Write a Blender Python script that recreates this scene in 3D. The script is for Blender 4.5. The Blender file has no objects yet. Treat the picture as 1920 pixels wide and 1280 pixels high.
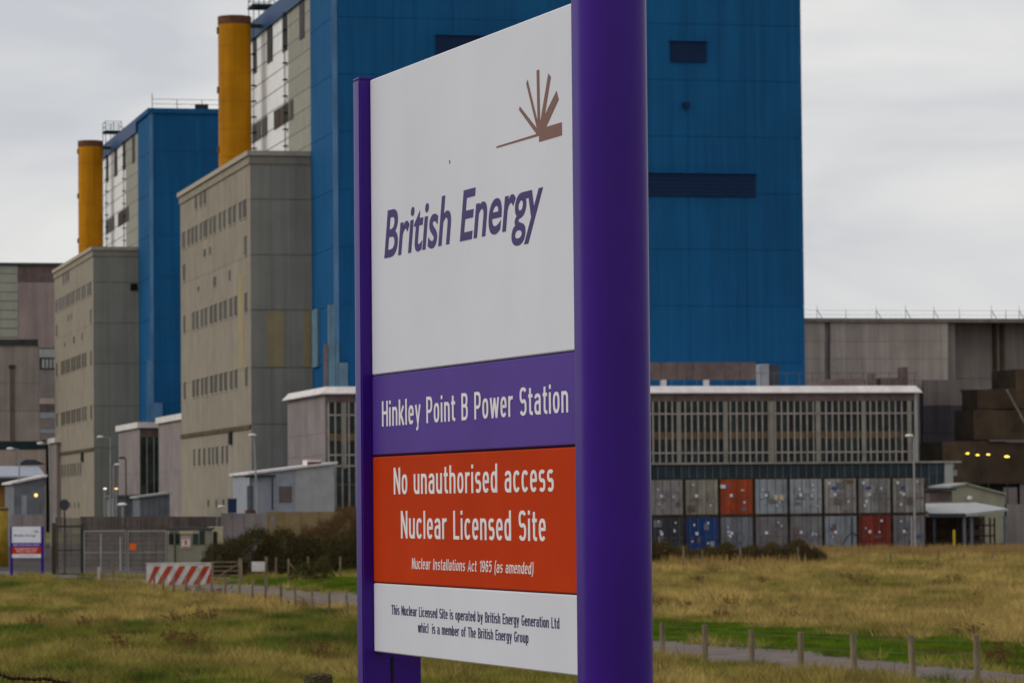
import bpy, bmesh, math, random
import numpy as np
from mathutils import Vector, Matrix

random.seed(7)
RNG = np.random.default_rng(11)
scene = bpy.context.scene
COL = scene.collection

# ------------------------------------------------------------------ camera
F = 6900.0                      # focal length in pixels of the 1920 px wide photograph
PITCH = math.atan(303.0 / F)
ROLL = 0.009
EYE = 4.4
cam_data = bpy.data.cameras.new('camera')
cam_data.sensor_width = 36.0
cam_data.lens = F / 1920.0 * 36.0
cam_data.clip_start = 0.5
cam_data.clip_end = 9000
cam_data.dof.use_dof = True
cam_data.dof.focus_distance = 11.6
cam_data.dof.aperture_fstop = 17.0
cam = bpy.data.objects.new('camera', cam_data)
COL.objects.link(cam)
RM = (Matrix.Rotation(math.pi / 2 + PITCH, 3, 'X') @ Matrix.Rotation(-ROLL, 3, 'Z'))
cam.matrix_world = Matrix.Translation((0, 0, EYE)) @ RM.to_4x4()
scene.camera = cam

# ------------------------------------------------------------------ light
SUN_EL, SUN_AZ = math.radians(36), math.radians(-97)     # azimuth clockwise from +Y; the light comes from the left
to_sun = Vector((math.sin(SUN_AZ) * math.cos(SUN_EL), math.cos(SUN_AZ) * math.cos(SUN_EL), math.sin(SUN_EL)))
sd = bpy.data.lights.new('sun', 'SUN')
sd.energy = 1.05
sd.angle = math.radians(22)
sd.color = (1.0, 0.95, 0.88)
sun = bpy.data.objects.new('sun', sd)
sun.rotation_euler = (-to_sun).to_track_quat('-Z', 'Y').to_euler()
COL.objects.link(sun)

world = bpy.data.worlds.new('World')
scene.world = world
world.use_nodes = True
wn, wl = world.node_tree.nodes, world.node_tree.links
wn.clear()
w_out = wn.new('ShaderNodeOutputWorld')
w_bg = wn.new('ShaderNodeBackground')
w_bg.inputs['Strength'].default_value = 0.1
w_sky = wn.new('ShaderNodeTexSky')
w_sky.sky_type = 'NISHITA'
w_sky.sun_disc = False
w_sky.sun_elevation = SUN_EL
w_sky.sun_rotation = SUN_AZ
w_sky.air_density = 1.0
w_sky.dust_density = 2.0
w_tc = wn.new('ShaderNodeTexCoord')
w_map = wn.new('ShaderNodeMapping')
w_map.inputs['Scale'].default_value = (1.0, 1.0, 3.0)
w_map.inputs['Location'].default_value = (0.33, 0.2, 0.12)
w_n1 = wn.new('ShaderNodeTexNoise')
w_n1.inputs['Scale'].default_value = 8.5
w_n1.inputs['Detail'].default_value = 4.0
w_n1.inputs['Roughness'].default_value = 0.5
w_n1.inputs['Distortion'].default_value = 0.4
w_r = wn.new('ShaderNodeValToRGB')
w_r.color_ramp.elements[0].position = 0.34
w_r.color_ramp.elements[0].color = (5.95, 6.12, 6.5, 1)
w_r.color_ramp.elements[1].position = 0.64
w_r.color_ramp.elements[1].color = (8.1, 8.02, 7.9, 1)
w_mix = wn.new('ShaderNodeMix')
w_mix.data_type = 'RGBA'
w_mix.inputs[0].default_value = 0.93
wl.new(w_tc.outputs['Generated'], w_map.inputs['Vector'])
wl.new(w_map.outputs['Vector'], w_n1.inputs['Vector'])
wl.new(w_n1.outputs['Fac'], w_r.inputs['Fac'])
wl.new(w_sky.outputs['Color'], w_mix.inputs[6])
wl.new(w_r.outputs['Color'], w_mix.inputs[7])
wl.new(w_mix.outputs[2], w_bg.inputs['Color'])
wl.new(w_bg.outputs['Background'], w_out.inputs['Surface'])

scene.view_settings.view_transform = 'Standard'
scene.view_settings.look = 'None'
scene.view_settings.exposure = 0.0
scene.view_settings.gamma = 1.0
scene.view_settings.use_curve_mapping = False

# ------------------------------------------------------------------ projection helpers
def ray(px, py):
    return RM @ Vector(((px - 960) / F, -(py - 640) / F, -1.0))

def at(px, py, Y):
    d = ray(px, py)
    t = Y / d.y
    return Vector((d.x * t, Y, EYE + d.z * t))

RMn = np.array(RM)
def project(P):
    q = (P - np.array([0, 0, EYE])) @ RMn
    return 960 + F * q[:, 0] / -q[:, 2], 640 - F * q[:, 1] / -q[:, 2]

TH = math.atan(1596.0 / F)      # the site grid is turned by this angle
CT, ST = math.cos(TH), math.sin(TH)

def to_site(v):
    return Vector((v.x * CT + v.y * ST, -v.x * ST + v.y * CT, v.z))

def hit_front(px, py, yl):      # ray meets the plane (site y = yl); site coordinates
    d = to_site(ray(px, py))
    t = yl / d.y
    return Vector((d.x * t, yl, EYE + d.z * t))

def hit_side(px, py, xl):
    d = to_site(ray(px, py))
    t = xl / d.x
    return Vector((xl, d.y * t, EYE + d.z * t))

def site_world(x, y, z=0.0):
    return Vector((x * CT - y * ST, x * ST + y * CT, z))

# ------------------------------------------------------------------ terrain
def sstep(a, b, x):
    t = np.clip((np.asarray(x, float) - a) / (b - a), 0, 1)
    return t * t * (3 - 2 * t)

_lat = RNG.random((64, 64))
def vnoise(x, y):
    x = np.asarray(x, float); y = np.asarray(y, float)
    xi = np.floor(x).astype(int); yi = np.floor(y).astype(int)
    fx = x - xi; fy = y - yi
    fx = fx * fx * (3 - 2 * fx); fy = fy * fy * (3 - 2 * fy)
    a = _lat[xi % 64, yi % 64]; b = _lat[(xi + 1) % 64, yi % 64]
    c = _lat[xi % 64, (yi + 1) % 64]; d = _lat[(xi + 1) % 64, (yi + 1) % 64]
    return (a * (1 - fx) + b * fx) * (1 - fy) + (c * (1 - fx) + d * fx) * fy

def ground_z(x, y):
    x = np.asarray(x, float); y = np.asarray(y, float)
    z = 2.8 * (1 - sstep(14, 72, y))
    side = sstep(-22, 6, x)
    z = z + sstep(140, 255, y) * (0.15 + 0.65 * side) + sstep(255, 300, y) * (1.05 - 0.65 * side)
    bump = (vnoise(x * .11 + 5, y * .09) - .5) * .5 + (vnoise(x * .35, y * .3 + 9) - .5) * .16
    fade = sstep(60, 85, y) * (1 - sstep(205, 228, y))
    return z + bump * fade

def gz(x, y):
    return float(ground_z(x, y))

def ground_at(px, py):
    d = ray(px, py)
    prev = None
    for Y in np.arange(40, 420, 0.4):
        t = Y / d.y
        if EYE + d.z * t <= gz(d.x * t, Y):
            return Vector((d.x * t, Y, gz(d.x * t, Y)))
    return at(px, py, 420)

# ------------------------------------------------------------------ materials
MATS = {}
def mat(name, color, rough=0.7, var=0.12, scale=1.2, streak=0.0, bump=0.0, bscale=30.0, metallic=0.0,
        rand=0.0, spec=0.18, wave=0.0, wscale=3.0, second=None, emit=0.0, coat=0.0, stretch=(1, 1, 1)):
    if name in MATS:
        return MATS[name]
    m = bpy.data.materials.new(name)
    m.use_nodes = True
    n, l = m.node_tree.nodes, m.node_tree.links
    b = n['Principled BSDF']
    b.inputs['Roughness'].default_value = rough
    b.inputs['Metallic'].default_value = metallic
    b.inputs['Specular IOR Level'].default_value = spec
    if coat:
        b.inputs['Coat Weight'].default_value = coat
        b.inputs['Coat Roughness'].default_value = 0.25
    if emit:
        b.inputs['Emission Color'].default_value = (*color, 1)
        b.inputs['Emission Strength'].default_value = emit
    geo = n.new('ShaderNodeNewGeometry')
    mp = n.new('ShaderNodeMapping')
    mp.inputs['Rotation'].default_value = (0, 0, -TH)
    l.new(geo.outputs['Position'], mp.inputs['Vector'])
    st = n.new('ShaderNodeMapping')
    st.inputs['Scale'].default_value = stretch
    l.new(mp.outputs['Vector'], st.inputs['Vector'])
    nz = n.new('ShaderNodeTexNoise')
    nz.inputs['Scale'].default_value = scale
    nz.inputs['Detail'].default_value = 6
    nz.inputs['Roughness'].default_value = 0.6
    l.new(st.outputs['Vector'], nz.inputs['Vector'])
    mix = n.new('ShaderNodeMix'); mix.data_type = 'RGBA'
    c2 = second if second else tuple(c * (1 - 2.2 * var) for c in color)
    c1 = color if second else tuple(min(1, c * (1 + 1.4 * var)) for c in color)
    mix.inputs[6].default_value = (*c1, 1)
    mix.inputs[7].default_value = (*c2, 1)
    rmp = n.new('ShaderNodeMapRange')
    rmp.inputs['From Min'].default_value = 0.3
    rmp.inputs['From Max'].default_value = 0.7
    l.new(nz.outputs['Fac'], rmp.inputs['Value'])
    l.new(rmp.outputs['Result'], mix.inputs[0])
    out = mix.outputs[2]
    if streak:
        s2 = n.new('ShaderNodeMapping')
        s2.inputs['Scale'].default_value = (1.6, 1.6, 0.06)
        l.new(mp.outputs['Vector'], s2.inputs['Vector'])
        n2 = n.new('ShaderNodeTexNoise')
        n2.inputs['Scale'].default_value = 0.9
        n2.inputs['Detail'].default_value = 5
        n2.inputs['Roughness'].default_value = 0.65
        l.new(s2.outputs['Vector'], n2.inputs['Vector'])
        mr = n.new('ShaderNodeMapRange')
        mr.inputs['From Min'].default_value = 0.35
        mr.inputs['From Max'].default_value = 0.72
        mr.inputs['To Min'].default_value = 1.0 + streak * 0.4
        mr.inputs['To Max'].default_value = 1.0 - streak
        l.new(n2.outputs['Fac'], mr.inputs['Value'])
        hs = n.new('ShaderNodeHueSaturation')
        l.new(mr.outputs['Result'], hs.inputs['Value'])
        l.new(out, hs.inputs['Color'])
        out = hs.outputs['Color']
    if rand:
        oi = n.new('ShaderNodeObjectInfo')
        mr = n.new('ShaderNodeMapRange')
        mr.inputs['To Min'].default_value = 1 - rand
        mr.inputs['To Max'].default_value = 1 + rand
        l.new(oi.outputs['Random'], mr.inputs['Value'])
        hs = n.new('ShaderNodeHueSaturation')
        l.new(mr.outputs['Result'], hs.inputs['Value'])
        l.new(out, hs.inputs['Color'])
        out = hs.outputs['Color']
    l.new(out, b.inputs['Base Color'])
    hgt = None
    if bump:
        nb = n.new('ShaderNodeTexNoise')
        nb.inputs['Scale'].default_value = bscale
        nb.inputs['Detail'].default_value = 4
        l.new(mp.outputs['Vector'], nb.inputs['Vector'])
        bp = n.new('ShaderNodeBump')
        bp.inputs['Strength'].default_value = bump
        bp.inputs['Distance'].default_value = 0.02
        l.new(nb.outputs['Fac'], bp.inputs['Height'])
        l.new(bp.outputs['Normal'], b.inputs['Normal'])
    elif wave:
        sx = n.new('ShaderNodeSeparateXYZ')
        l.new(mp.outputs['Vector'], sx.inputs['Vector'])
        ad = n.new('ShaderNodeMath'); ad.operation = 'ADD'
        l.new(sx.outputs['X'], ad.inputs[0]); l.new(sx.outputs['Y'], ad.inputs[1])
        mu = n.new('ShaderNodeMath'); mu.operation = 'MULTIPLY'
        mu.inputs[1].default_value = wscale * 2 * math.pi
        l.new(ad.outputs[0], mu.inputs[0])
        si = n.new('ShaderNodeMath'); si.operation = 'SINE'
        l.new(mu.outputs[0], si.inputs[0])
        bp = n.new('ShaderNodeBump')
        bp.inputs['Strength'].default_value = wave
        bp.inputs['Distance'].default_value = 0.04
        l.new(si.outputs[0], bp.inputs['Height'])
        l.new(bp.outputs['Normal'], b.inputs['Normal'])
    MATS[name] = m
    return m

M_PURPLE = mat('purple_enamel', (0.040, 0.005, 0.215), rough=0.32, var=0.05, scale=2, streak=0.045, spec=0.2, bump=0.03, bscale=140)
M_PANEL_PURPLE = mat('purple_panel', (0.078, 0.034, 0.27), rough=0.5, var=0.05, scale=2.5, spec=0.12)
M_PANEL_WHITE = mat('white_panel', (0.65, 0.66, 0.74), rough=0.45, var=0.022, scale=1.7, streak=0.035, spec=0.3, bump=0.02, bscale=200)
M_PANEL_RED = mat('red_panel', (0.47, 0.036, 0.002), rough=0.6, var=0.06, scale=1.6, spec=0.04)
M_LET_PURPLE = mat('purple_letters', (0.052, 0.03, 0.155), rough=0.5, var=0.02)
M_LET_WHITE = mat('white_letters', (0.78, 0.76, 0.79), rough=0.5, var=0.02)
M_LET_NAVY = mat('navy_letters', (0.028, 0.03, 0.105), rough=0.5, var=0.02)
M_EMBLEM = mat('bronze_print', (0.205, 0.10, 0.078), rough=0.5, var=0.03)
M_GAP = mat('dark_backing', (0.012, 0.012, 0.014), rough=0.8)
M_BLUE = mat('blue_cladding', (0.009, 0.093, 0.235), rough=0.8, var=0.07, scale=0.12, streak=0.2, rand=0.02, wave=0.35, wscale=1.6, spec=0.1)
M_BLUE_DK = mat('dark_blue_louvre', (0.003, 0.020, 0.072), rough=0.6, var=0.06)
M_BLUE_TRIM = mat('pale_blue_trim', (0.10, 0.22, 0.40), rough=0.5, var=0.15, scale=0.8, stretch=(1, 1, .3))
M_BLUE_FASCIA = mat('blue_fascia', (0.010, 0.05, 0.15), rough=0.5, var=0.05)
M_LOUVRE_W = mat('white_sheeting', (0.83, 0.84, 0.85), rough=0.4, var=0.05, streak=0.08, rand=0.04, wave=0.25, wscale=1.5)
M_BEIGE_SH = mat('beige_sheeting', (0.29, 0.285, 0.24), rough=0.7, var=0.06, streak=0.12, rand=0.04)
M_BAND = mat('pale_banded_sheeting', (0.36, 0.36, 0.31), rough=0.7, var=0.05, streak=0.08, rand=0.04)
M_CREAM = mat('cream_concrete', (0.278, 0.244, 0.193), rough=0.85, var=0.06, scale=0.4, streak=0.14, rand=0.03)
M_CREAM_FR = mat('grey_concrete_cladding', (0.275, 0.26, 0.225), rough=0.85, var=0.05, scale=0.4, streak=0.14, rand=0.035, wave=0.2, wscale=1.0)
M_CREAM_YL = mat('yellowed_cladding', (0.34, 0.27, 0.15), rough=0.85, var=0.05, streak=0.12)
M_COPING = mat('stone_coping', (0.40, 0.35, 0.28), rough=0.8, var=0.08)
M_YELLOW = mat('ochre_paint', (0.45, 0.185, 0.002), rough=0.6, var=0.07, scale=0.5, streak=0.25, spec=0.1)
M_RUST = mat('rust_brown', (0.13, 0.055, 0.032), rough=0.8, var=0.15, scale=1.5)
M_GLASS = mat('dark_glazing', (0.020, 0.032, 0.030), rough=0.3, var=0.35, scale=0.5, rand=0.5, spec=0.2)
M_GLASS_BL = mat('teal_glazing', (0.012, 0.03, 0.04), rough=0.3, var=0.25, scale=0.6, rand=0.4, spec=0.3)
M_WIN = mat('brown_window_glass', (0.042, 0.034, 0.027), rough=0.5, var=0.15, rand=0.35, spec=0.15)
M_RAILING = mat('thin_rail_grey', (0.14, 0.12, 0.105), rough=0.7)
M_WINF = mat('window_frame_grey', (0.22, 0.19, 0.16), rough=0.7)
M_MULL = mat('mullion_grey', (0.34, 0.30, 0.27), rough=0.7, var=0.12, rand=0.08)
M_PIER = mat('pier_concrete', (0.27, 0.255, 0.215), rough=0.85, var=0.1, streak=0.2)
M_WHITE = mat('white_fascia', (0.72, 0.67, 0.66), rough=0.6, var=0.07, scale=0.7, streak=0.12)
M_GREYPINK = mat('pinkish_grey_panel', (0.25, 0.215, 0.212), rough=0.85, var=0.09, scale=0.35, streak=0.22, rand=0.03)
M_SPANDREL = mat('brown_spandrel', (0.17, 0.115, 0.06), rough=0.8, var=0.12, rand=0.08)
M_BROWNW = mat('brown_screen', (0.155, 0.115, 0.11), rough=0.85, var=0.12, rand=0.1, streak=0.2)
M_CONC = mat('weathered_concrete', (0.47, 0.395, 0.35), rough=0.9, var=0.09, scale=0.25, streak=0.3, rand=0.05)
M_CONC_DK = mat('dark_concrete', (0.235, 0.20, 0.188), rough=0.9, var=0.1, scale=0.3, streak=0.35, rand=0.05)
M_CONC_VDK = mat('shaded_dirty_concrete', (0.085, 0.075, 0.085), rough=0.9, var=0.15, scale=0.3, streak=0.35)  # very dark tone carries painted shade as well as dirt
M_BROWN_DK = mat('dark_brown_boarding', (0.085, 0.058, 0.036), rough=0.9, var=0.2, scale=0.5, rand=0.2)
M_STEEL = mat('galvanised_steel', (0.32, 0.31, 0.30), rough=0.5, var=0.1, metallic=0.2)
M_STEEL_DK = mat('dark_steel', (0.035, 0.035, 0.036), rough=0.6, var=0.15)
M_LAMPW = mat('lamp_housing_white', (0.75, 0.72, 0.68), rough=0.5)
M_WOOD = mat('weathered_fence_wood', (0.21, 0.16, 0.105), rough=0.9, var=0.25, scale=6, stretch=(1, 1, .2), bump=0.4, bscale=25)
M_WOOD_NEAR = mat('old_mossy_post_wood', (0.10, 0.075, 0.042), rough=0.95, var=0.3, scale=25, stretch=(1, 1, .15), bump=0.9, bscale=70, second=(0.045, 0.055, 0.02))
M_WIRE = mat('rusty_wire', (0.045, 0.022, 0.014), rough=0.8, var=0.3, scale=60)
M_SHED_BLUE = mat('pale_blue_shed_sheet', (0.30, 0.32, 0.36), rough=0.6, var=0.06, wave=0.5, wscale=2.0)
M_SHED_GREY = mat('pale_grey_shed_sheet', (0.37, 0.37, 0.37), rough=0.6, var=0.06, wave=0.5, wscale=2.0)
M_SHED_DK = mat('slate_shed_sheet', (0.16, 0.17, 0.19), rough=0.7, var=0.1, wave=0.5, wscale=2.0)
M_SAND = mat('sandy_wall', (0.25, 0.18, 0.09), rough=0.9, var=0.15, scale=0.7, rand=0.05)
M_HUT = mat('hut_green_grey', (0.25, 0.24, 0.19), rough=0.75, var=0.06)
M_CREAMP = mat('pale_cream_paint', (0.56, 0.49, 0.32), rough=0.6, var=0.06)
M_ORANGE = mat('orange_board', (0.75, 0.13, 0.02), rough=0.5, var=0.05)
M_REDP = mat('red_stripe', (0.45, 0.055, 0.025), rough=0.6, var=0.2, scale=2)
M_WHITEP = mat('white_barrier_paint', (0.60, 0.575, 0.55), rough=0.6, var=0.16, scale=2)
M_ROOFBLUE = mat('pale_blue_roof', (0.33, 0.36, 0.43), rough=0.5, var=0.06, wave=0.5, wscale=1.2)
M_SLATE = mat('dark_slate', (0.055, 0.06, 0.07), rough=0.7, var=0.15)
M_AMBER_LIT = mat('amber_lit_wall', (0.32, 0.17, 0.05), rough=0.8, var=0.15, scale=0.6)  # orange light falling on the shed wall is put into this colour
M_YELLOWP = mat('bright_yellow_paint', (0.60, 0.42, 0.02), rough=0.6, var=0.1)
M_NAVYBOX = mat('navy_box_paint', (0.012, 0.03, 0.09), rough=0.6, var=0.1)
M_GREENISH = mat('green_gable_sheet', (0.32, 0.31, 0.22), rough=0.7, var=0.06, wave=0.3, wscale=1.5)
M_LIT_Y = mat('lit_sodium_lamp', (1.0, 0.72, 0.10), emit=2.5)
M_LIT_W = mat('lit_white_lamp', (1.0, 0.86, 0.74), emit=1.6)
M_LIT_A = mat('lit_amber_lamp', (1.0, 0.62, 0.22), emit=1.8)
M_PALECONC = mat('pale_concrete', (0.40, 0.345, 0.325), rough=0.9, var=0.09, scale=0.25, streak=0.25, rand=0.05)
M_PINKWALL = mat('pinkish_wall_sheet', (0.33, 0.255, 0.25), rough=0.9, var=0.1, scale=0.2, streak=0.2, rand=0.03)
M_DINGY = mat('dingy_brown_concrete', (0.135, 0.11, 0.098), rough=0.9, var=0.2, scale=0.6, streak=0.3, rand=0.15)
M_DUCT = mat('dull_blue_grey_duct', (0.13, 0.23, 0.31), rough=0.7, var=0.12, scale=0.6, streak=0.2)
M_GRAVEL = mat('gravel_track', (0.19, 0.15, 0.14), rough=0.95, var=0.18, scale=1.1, bump=0.8, bscale=14, second=(0.10, 0.082, 0.074))

# ------------------------------------------------------------------ mesh helpers
class MB:
    def __init__(self): self.v = []; self.f = []
    def add(self, vs, fs):
        o = len(self.v); self.v += [tuple(p) for p in vs]; self.f += [tuple(i + o for i in q) for q in fs]; return self
    def box(self, x0, x1, y0, y1, z0, z1):
        return self.add([(x0,y0,z0),(x1,y0,z0),(x1,y1,z0),(x0,y1,z0),(x0,y0,z1),(x1,y0,z1),(x1,y1,z1),(x0,y1,z1)],
                        [(0,3,2,1),(4,5,6,7),(0,1,5,4),(1,2,6,5),(2,3,7,6),(3,0,4,7)])
    def prism(self, pts, y0, y1):               # polygon in x,z (counter-clockwise seen from -y) extruded along y
        n = len(pts)
        vs = [(x, y0, z) for x, z in pts] + [(x, y1, z) for x, z in pts]
        fs = [tuple(range(n)), tuple(range(2*n-1, n-1, -1))] + [(i, i+n, (i+1) % n + n, (i+1) % n) for i in range(n)]
        return self.add(vs, fs)
    def zprism(self, pts, z0, z1):              # polygon in x,y extruded along z
        n = len(pts)
        vs = [(x, y, z0) for x, y in pts] + [(x, y, z1) for x, y in pts]
        fs = [tuple(range(n-1, -1, -1)), tuple(range(n, 2*n))] + [(i, (i+1) % n, (i+1) % n + n, i+n) for i in range(n)]
        return self.add(vs, fs)
    def tube(self, p, q, r0, r1=None, n=6):
        if r1 is None: r1 = r0
        p, q = Vector(p), Vector(q)
        d = (q - p).normalized()
        a = d.orthogonal().normalized(); b = d.cross(a)
        vs = []
        for c, r in ((p, r0), (q, r1)):
            for i in range(n):
                t = 2*math.pi*i/n
                vs.append(c + a*math.cos(t)*r + b*math.sin(t)*r)
        fs = [(i, (i+1) % n, (i+1) % n + n, i + n) for i in range(n)] + [tuple(range(n-1, -1, -1)), tuple(range(n, 2*n))]
        return self.add(vs, fs)
    def ball(self, c, r, sz=(1, 1, 1)):
        c = Vector(c); vs = []; fs = []; N, R = 8, 5
        for j in range(1, R):
            t = math.pi*j/R
            for i in range(N):
                a = 2*math.pi*i/N
                vs.append((c.x + r*sz[0]*math.sin(t)*math.cos(a), c.y + r*sz[1]*math.sin(t)*math.sin(a), c.z + r*sz[2]*math.cos(t)))
        vs += [(c.x, c.y, c.z + r*sz[2]), (c.x, c.y, c.z - r*sz[2])]
        for j in range(R-2):
            for i in range(N): fs.append((j*N+i, (j+1)*N+i, (j+1)*N+(i+1) % N, j*N+(i+1) % N))
        T = len(vs)
        for i in range(N):
            fs.append((T-2, i, (i+1) % N)); fs.append((T-1, (R-2)*N+(i+1) % N, (R-2)*N+i))
        return self.add(vs, fs)
    def mesh(self, name, m, smooth=False):
        me = bpy.data.meshes.new(name)
        me.from_pydata(self.v, [], self.f)
        me.materials.append(m)
        if smooth:
            me.polygons.foreach_set('use_smooth', [True]*len(me.polygons))
        me.update()
        return me
    def build(self, name, m, parent=None, smooth=False):
        return link(name, self.mesh(name, m, smooth), parent)

def link(name, me, parent=None):
    o = bpy.data.objects.new(name, me)
    COL.objects.link(o)
    if parent is not None: o.parent = parent
    return o

def tag(o, label, cat, group=None):
    o['label'] = label; o['category'] = cat
    if group: o['group'] = group
    return o

def kind(o, k):
    o['kind'] = k
    return o

def thing(name, loc, label, cat, rz=0.0, group=None):
    o = bpy.data.objects.new(name, None)
    o.empty_display_size = 0.3
    COL.objects.link(o)
    o.location = loc; o.rotation_euler = (0, 0, rz)
    return tag(o, label, cat, group)

def site_thing(name, x, y, label, cat, group=None, z=0.0):
    return thing(name, site_world(x, y, z), label, cat, TH, group)

_unit = {}
def unit(m):
    if m.name not in _unit:
        _unit[m.name] = MB().box(0, 1, 0, 1, 0, 1).mesh('box_' + m.name, m)
    return _unit[m.name]

def bx(name, parent, x0, x1, y0, y1, z0, z1, m, label=None):
    o = link(name, unit(m), parent)
    o.location = (x0, y0, z0); o.scale = (x1-x0, y1-y0, z1-z0)
    if label: o['label'] = label
    return o

def copy_tree(o, parent=None):
    c = o.copy(); COL.objects.link(c)
    if parent is not None: c.parent = parent
    for ch in o.children: copy_tree(ch, c)
    return c

# ------------------------------------------------------------------ ground
def axis(a, b, st, far):
    mid = list(np.arange(a, b + .01, st))
    return mid, far
xs = [-6000, -2500, -900, -350, -150, -90] + list(np.arange(-64, 64.1, 1.3)) + [90, 150, 350, 900, 2500, 6000]
ys = [-400, -150, -60] + list(np.arange(-20, 330, 1.5)) + [340, 380, 450, 700, 1200, 2500, 5000, 8500]
X, Y = np.meshgrid(xs, ys)
Z = ground_z(X, Y)
nv = len(xs)
verts = np.stack([X.ravel(), Y.ravel(), Z.ravel()], 1)
faces = [(j*nv+i, j*nv+i+1, (j+1)*nv+i+1, (j+1)*nv+i) for j in range(len(ys)-1) for i in range(nv-1)]
gm = bpy.data.meshes.new('ground')
gm.from_pydata(verts.tolist(), [], faces)
gm.polygons.foreach_set('use_smooth', [True]*len(gm.polygons))
M_SOIL = mat('rough_pasture', (0.21, 0.165, 0.06), rough=0.95, var=0.2, scale=0.5, bump=1.0, bscale=9, second=(0.10, 0.105, 0.028))
gm.materials.append(M_SOIL)
kind(link('ground', gm), 'structure')

FAR = [(-200,1066),(110,1074),(270,1083),(400,1092),(480,1097),(665,1112),(900,1157),(1225,1199),(1440,1214),(1680,1240),(1920,1262),(2300,1296)]
NEAR = [(-200,1076),(110,1084),(220,1091),(300,1106),(400,1118),(480,1123),(665,1147),(900,1190),(1225,1233),(1440,1254),(1680,1276),(1920,1298),(2300,1334)]
fx, fy = zip(*FAR); nx_, ny_ = zip(*NEAR)
tv = []; tf = []
cols = np.arange(-150, 2290, 20)
for px in cols:
    a = ground_at(px, float(np.interp(px, fx, fy))); b = ground_at(px, float(np.interp(px, nx_, ny_)))
    for k in range(7):
        p = a.lerp(b, k/6); tv.append((p.x, p.y, gz(p.x, p.y) + 0.03))
for i in range(len(cols)-1):
    for k in range(6): tf.append((i*7+k, i*7+k+1, (i+1)*7+k+1, (i+1)*7+k))
tm = bpy.data.meshes.new('track'); tm.from_pydata(tv, [], tf); tm.materials.append(M_GRAVEL)
kind(link('track', tm), 'structure')
yard = MB()
M_YARD = mat('yard_tarmac', (0.058, 0.050, 0.046), rough=0.9, var=0.15, scale=0.4)
yv = []; yf = []
yx = list(np.arange(-60, 61, 4)); yy = list(np.arange(236, 333, 4))
for y_ in yy:
    for x_ in yx: yv.append((x_, y_ , gz(x_, y_) + .02))
n_ = len(yx)
for j in range(len(yy)-1):
    for i in range(n_-1): yf.append((j*n_+i, j*n_+i+1, (j+1)*n_+i+1, (j+1)*n_+i))
ym = bpy.data.meshes.new('yard'); ym.from_pydata(yv, [], yf); ym.materials.append(M_YARD)
kind(link('yard', ym), 'structure')

# ------------------------------------------------------------------ grass
def color_mat(name, rough=0.9, rand=0.0):
    m = bpy.data.materials.new(name); m.use_nodes = True
    n, l = m.node_tree.nodes, m.node_tree.links
    at_ = n.new('ShaderNodeAttribute'); at_.attribute_name = 'tint'
    b = n['Principled BSDF']; b.inputs['Roughness'].default_value = rough
    b.inputs['Specular IOR Level'].default_value = 0.05
    tr = n.new('ShaderNodeBsdfTranslucent')
    ms = n.new('ShaderNodeMixShader'); ms.inputs[0].default_value = 0.25
    l.new(at_.outputs['Color'], b.inputs['Base Color']); l.new(at_.outputs['Color'], tr.inputs['Color'])
    l.new(b.outputs[0], ms.inputs[1]); l.new(tr.outputs[0], ms.inputs[2])
    l.new(ms.outputs[0], n['Material Output'].inputs['Surface'])
    return m
M_GRASS = color_mat('grass_blades')
M_LEAF = color_mat('leaf_blades')

def tri_object(name, V, C, m, parent=None):
    """V: (n,3,3) triangles, C: (n,3) colours"""
    n = len(V)
    me = bpy.data.meshes.new(name)
    me.vertices.add(n*3); me.vertices.foreach_set('co', V.reshape(-1).astype(np.float32))
    me.loops.add(n*3); me.loops.foreach_set('vertex_index', np.arange(n*3, dtype=np.int32))
    me.polygons.add(n); me.polygons.foreach_set('loop_start', np.arange(0, n*3, 3, dtype=np.int32))
    me.polygons.foreach_set('loop_total', np.full(n, 3, dtype=np.int32))
    ca = me.color_attributes.new('tint', 'FLOAT_COLOR', 'POINT')
    cc = np.ones((n*3, 4), np.float32); cc[:, :3] = np.repeat(C, 3, axis=0)
    ca.data.foreach_set('color', cc.reshape(-1))
    me.materials.append(m); me.update(calc_edges=True); me.validate()
    return link(name, me, parent)

def blades(P, H, W, C, per, lean, spread):
    n = len(P)
    P = np.repeat(P, per, 0); H = np.repeat(H, per) * RNG.uniform(.55, 1.1, n*per); C = np.repeat(C, per, 0)
    N = n*per
    ang = RNG.uniform(0, 2*np.pi, N); off = RNG.uniform(0, spread, N)
    base = P.copy(); base[:, 0] += np.cos(ang)*off; base[:, 1] += np.sin(ang)*off
    base[:, 2] = ground_z(base[:, 0], base[:, 1]) - .02
    a2 = ang + RNG.normal(0, .6, N); ln = RNG.uniform(.2, 1, N)*lean
    tip = base.copy(); tip[:, 0] += np.cos(a2)*ln*H; tip[:, 1] += np.sin(a2)*ln*H; tip[:, 2] += H
    wa = RNG.uniform(0, np.pi, N); w = W*RNG.uniform(.6, 1.4, N)
    dx = np.cos(wa)*w; dy = np.sin(wa)*w*.5
    V = np.stack([base + np.stack([dx, dy, 0*dx], 1), base - np.stack([dx, dy, 0*dx], 1), tip], 1)
    C = C*RNG.uniform(.7, 1.3, (N, 1))
    return V, C

STRAW = np.array([.46, .335, .115]); OLIVE = np.array([.175, .185, .030]); GREEN = np.array([.075, .125, .020])
BROWN = np.array([.17, .095, .042]); LUSH = np.array([.105, .175, .012])

def scatter(n, y0, y1):
    Yp = y0 + (y1-y0)*np.sqrt(RNG.random(n)) if False else RNG.uniform(y0, y1, n)
    w = .19*Yp + 4
    Xp = RNG.uniform(-1, 1, n)*w
    return Xp, Yp

Xp, Yp = scatter(146000, 78, 238)
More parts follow.
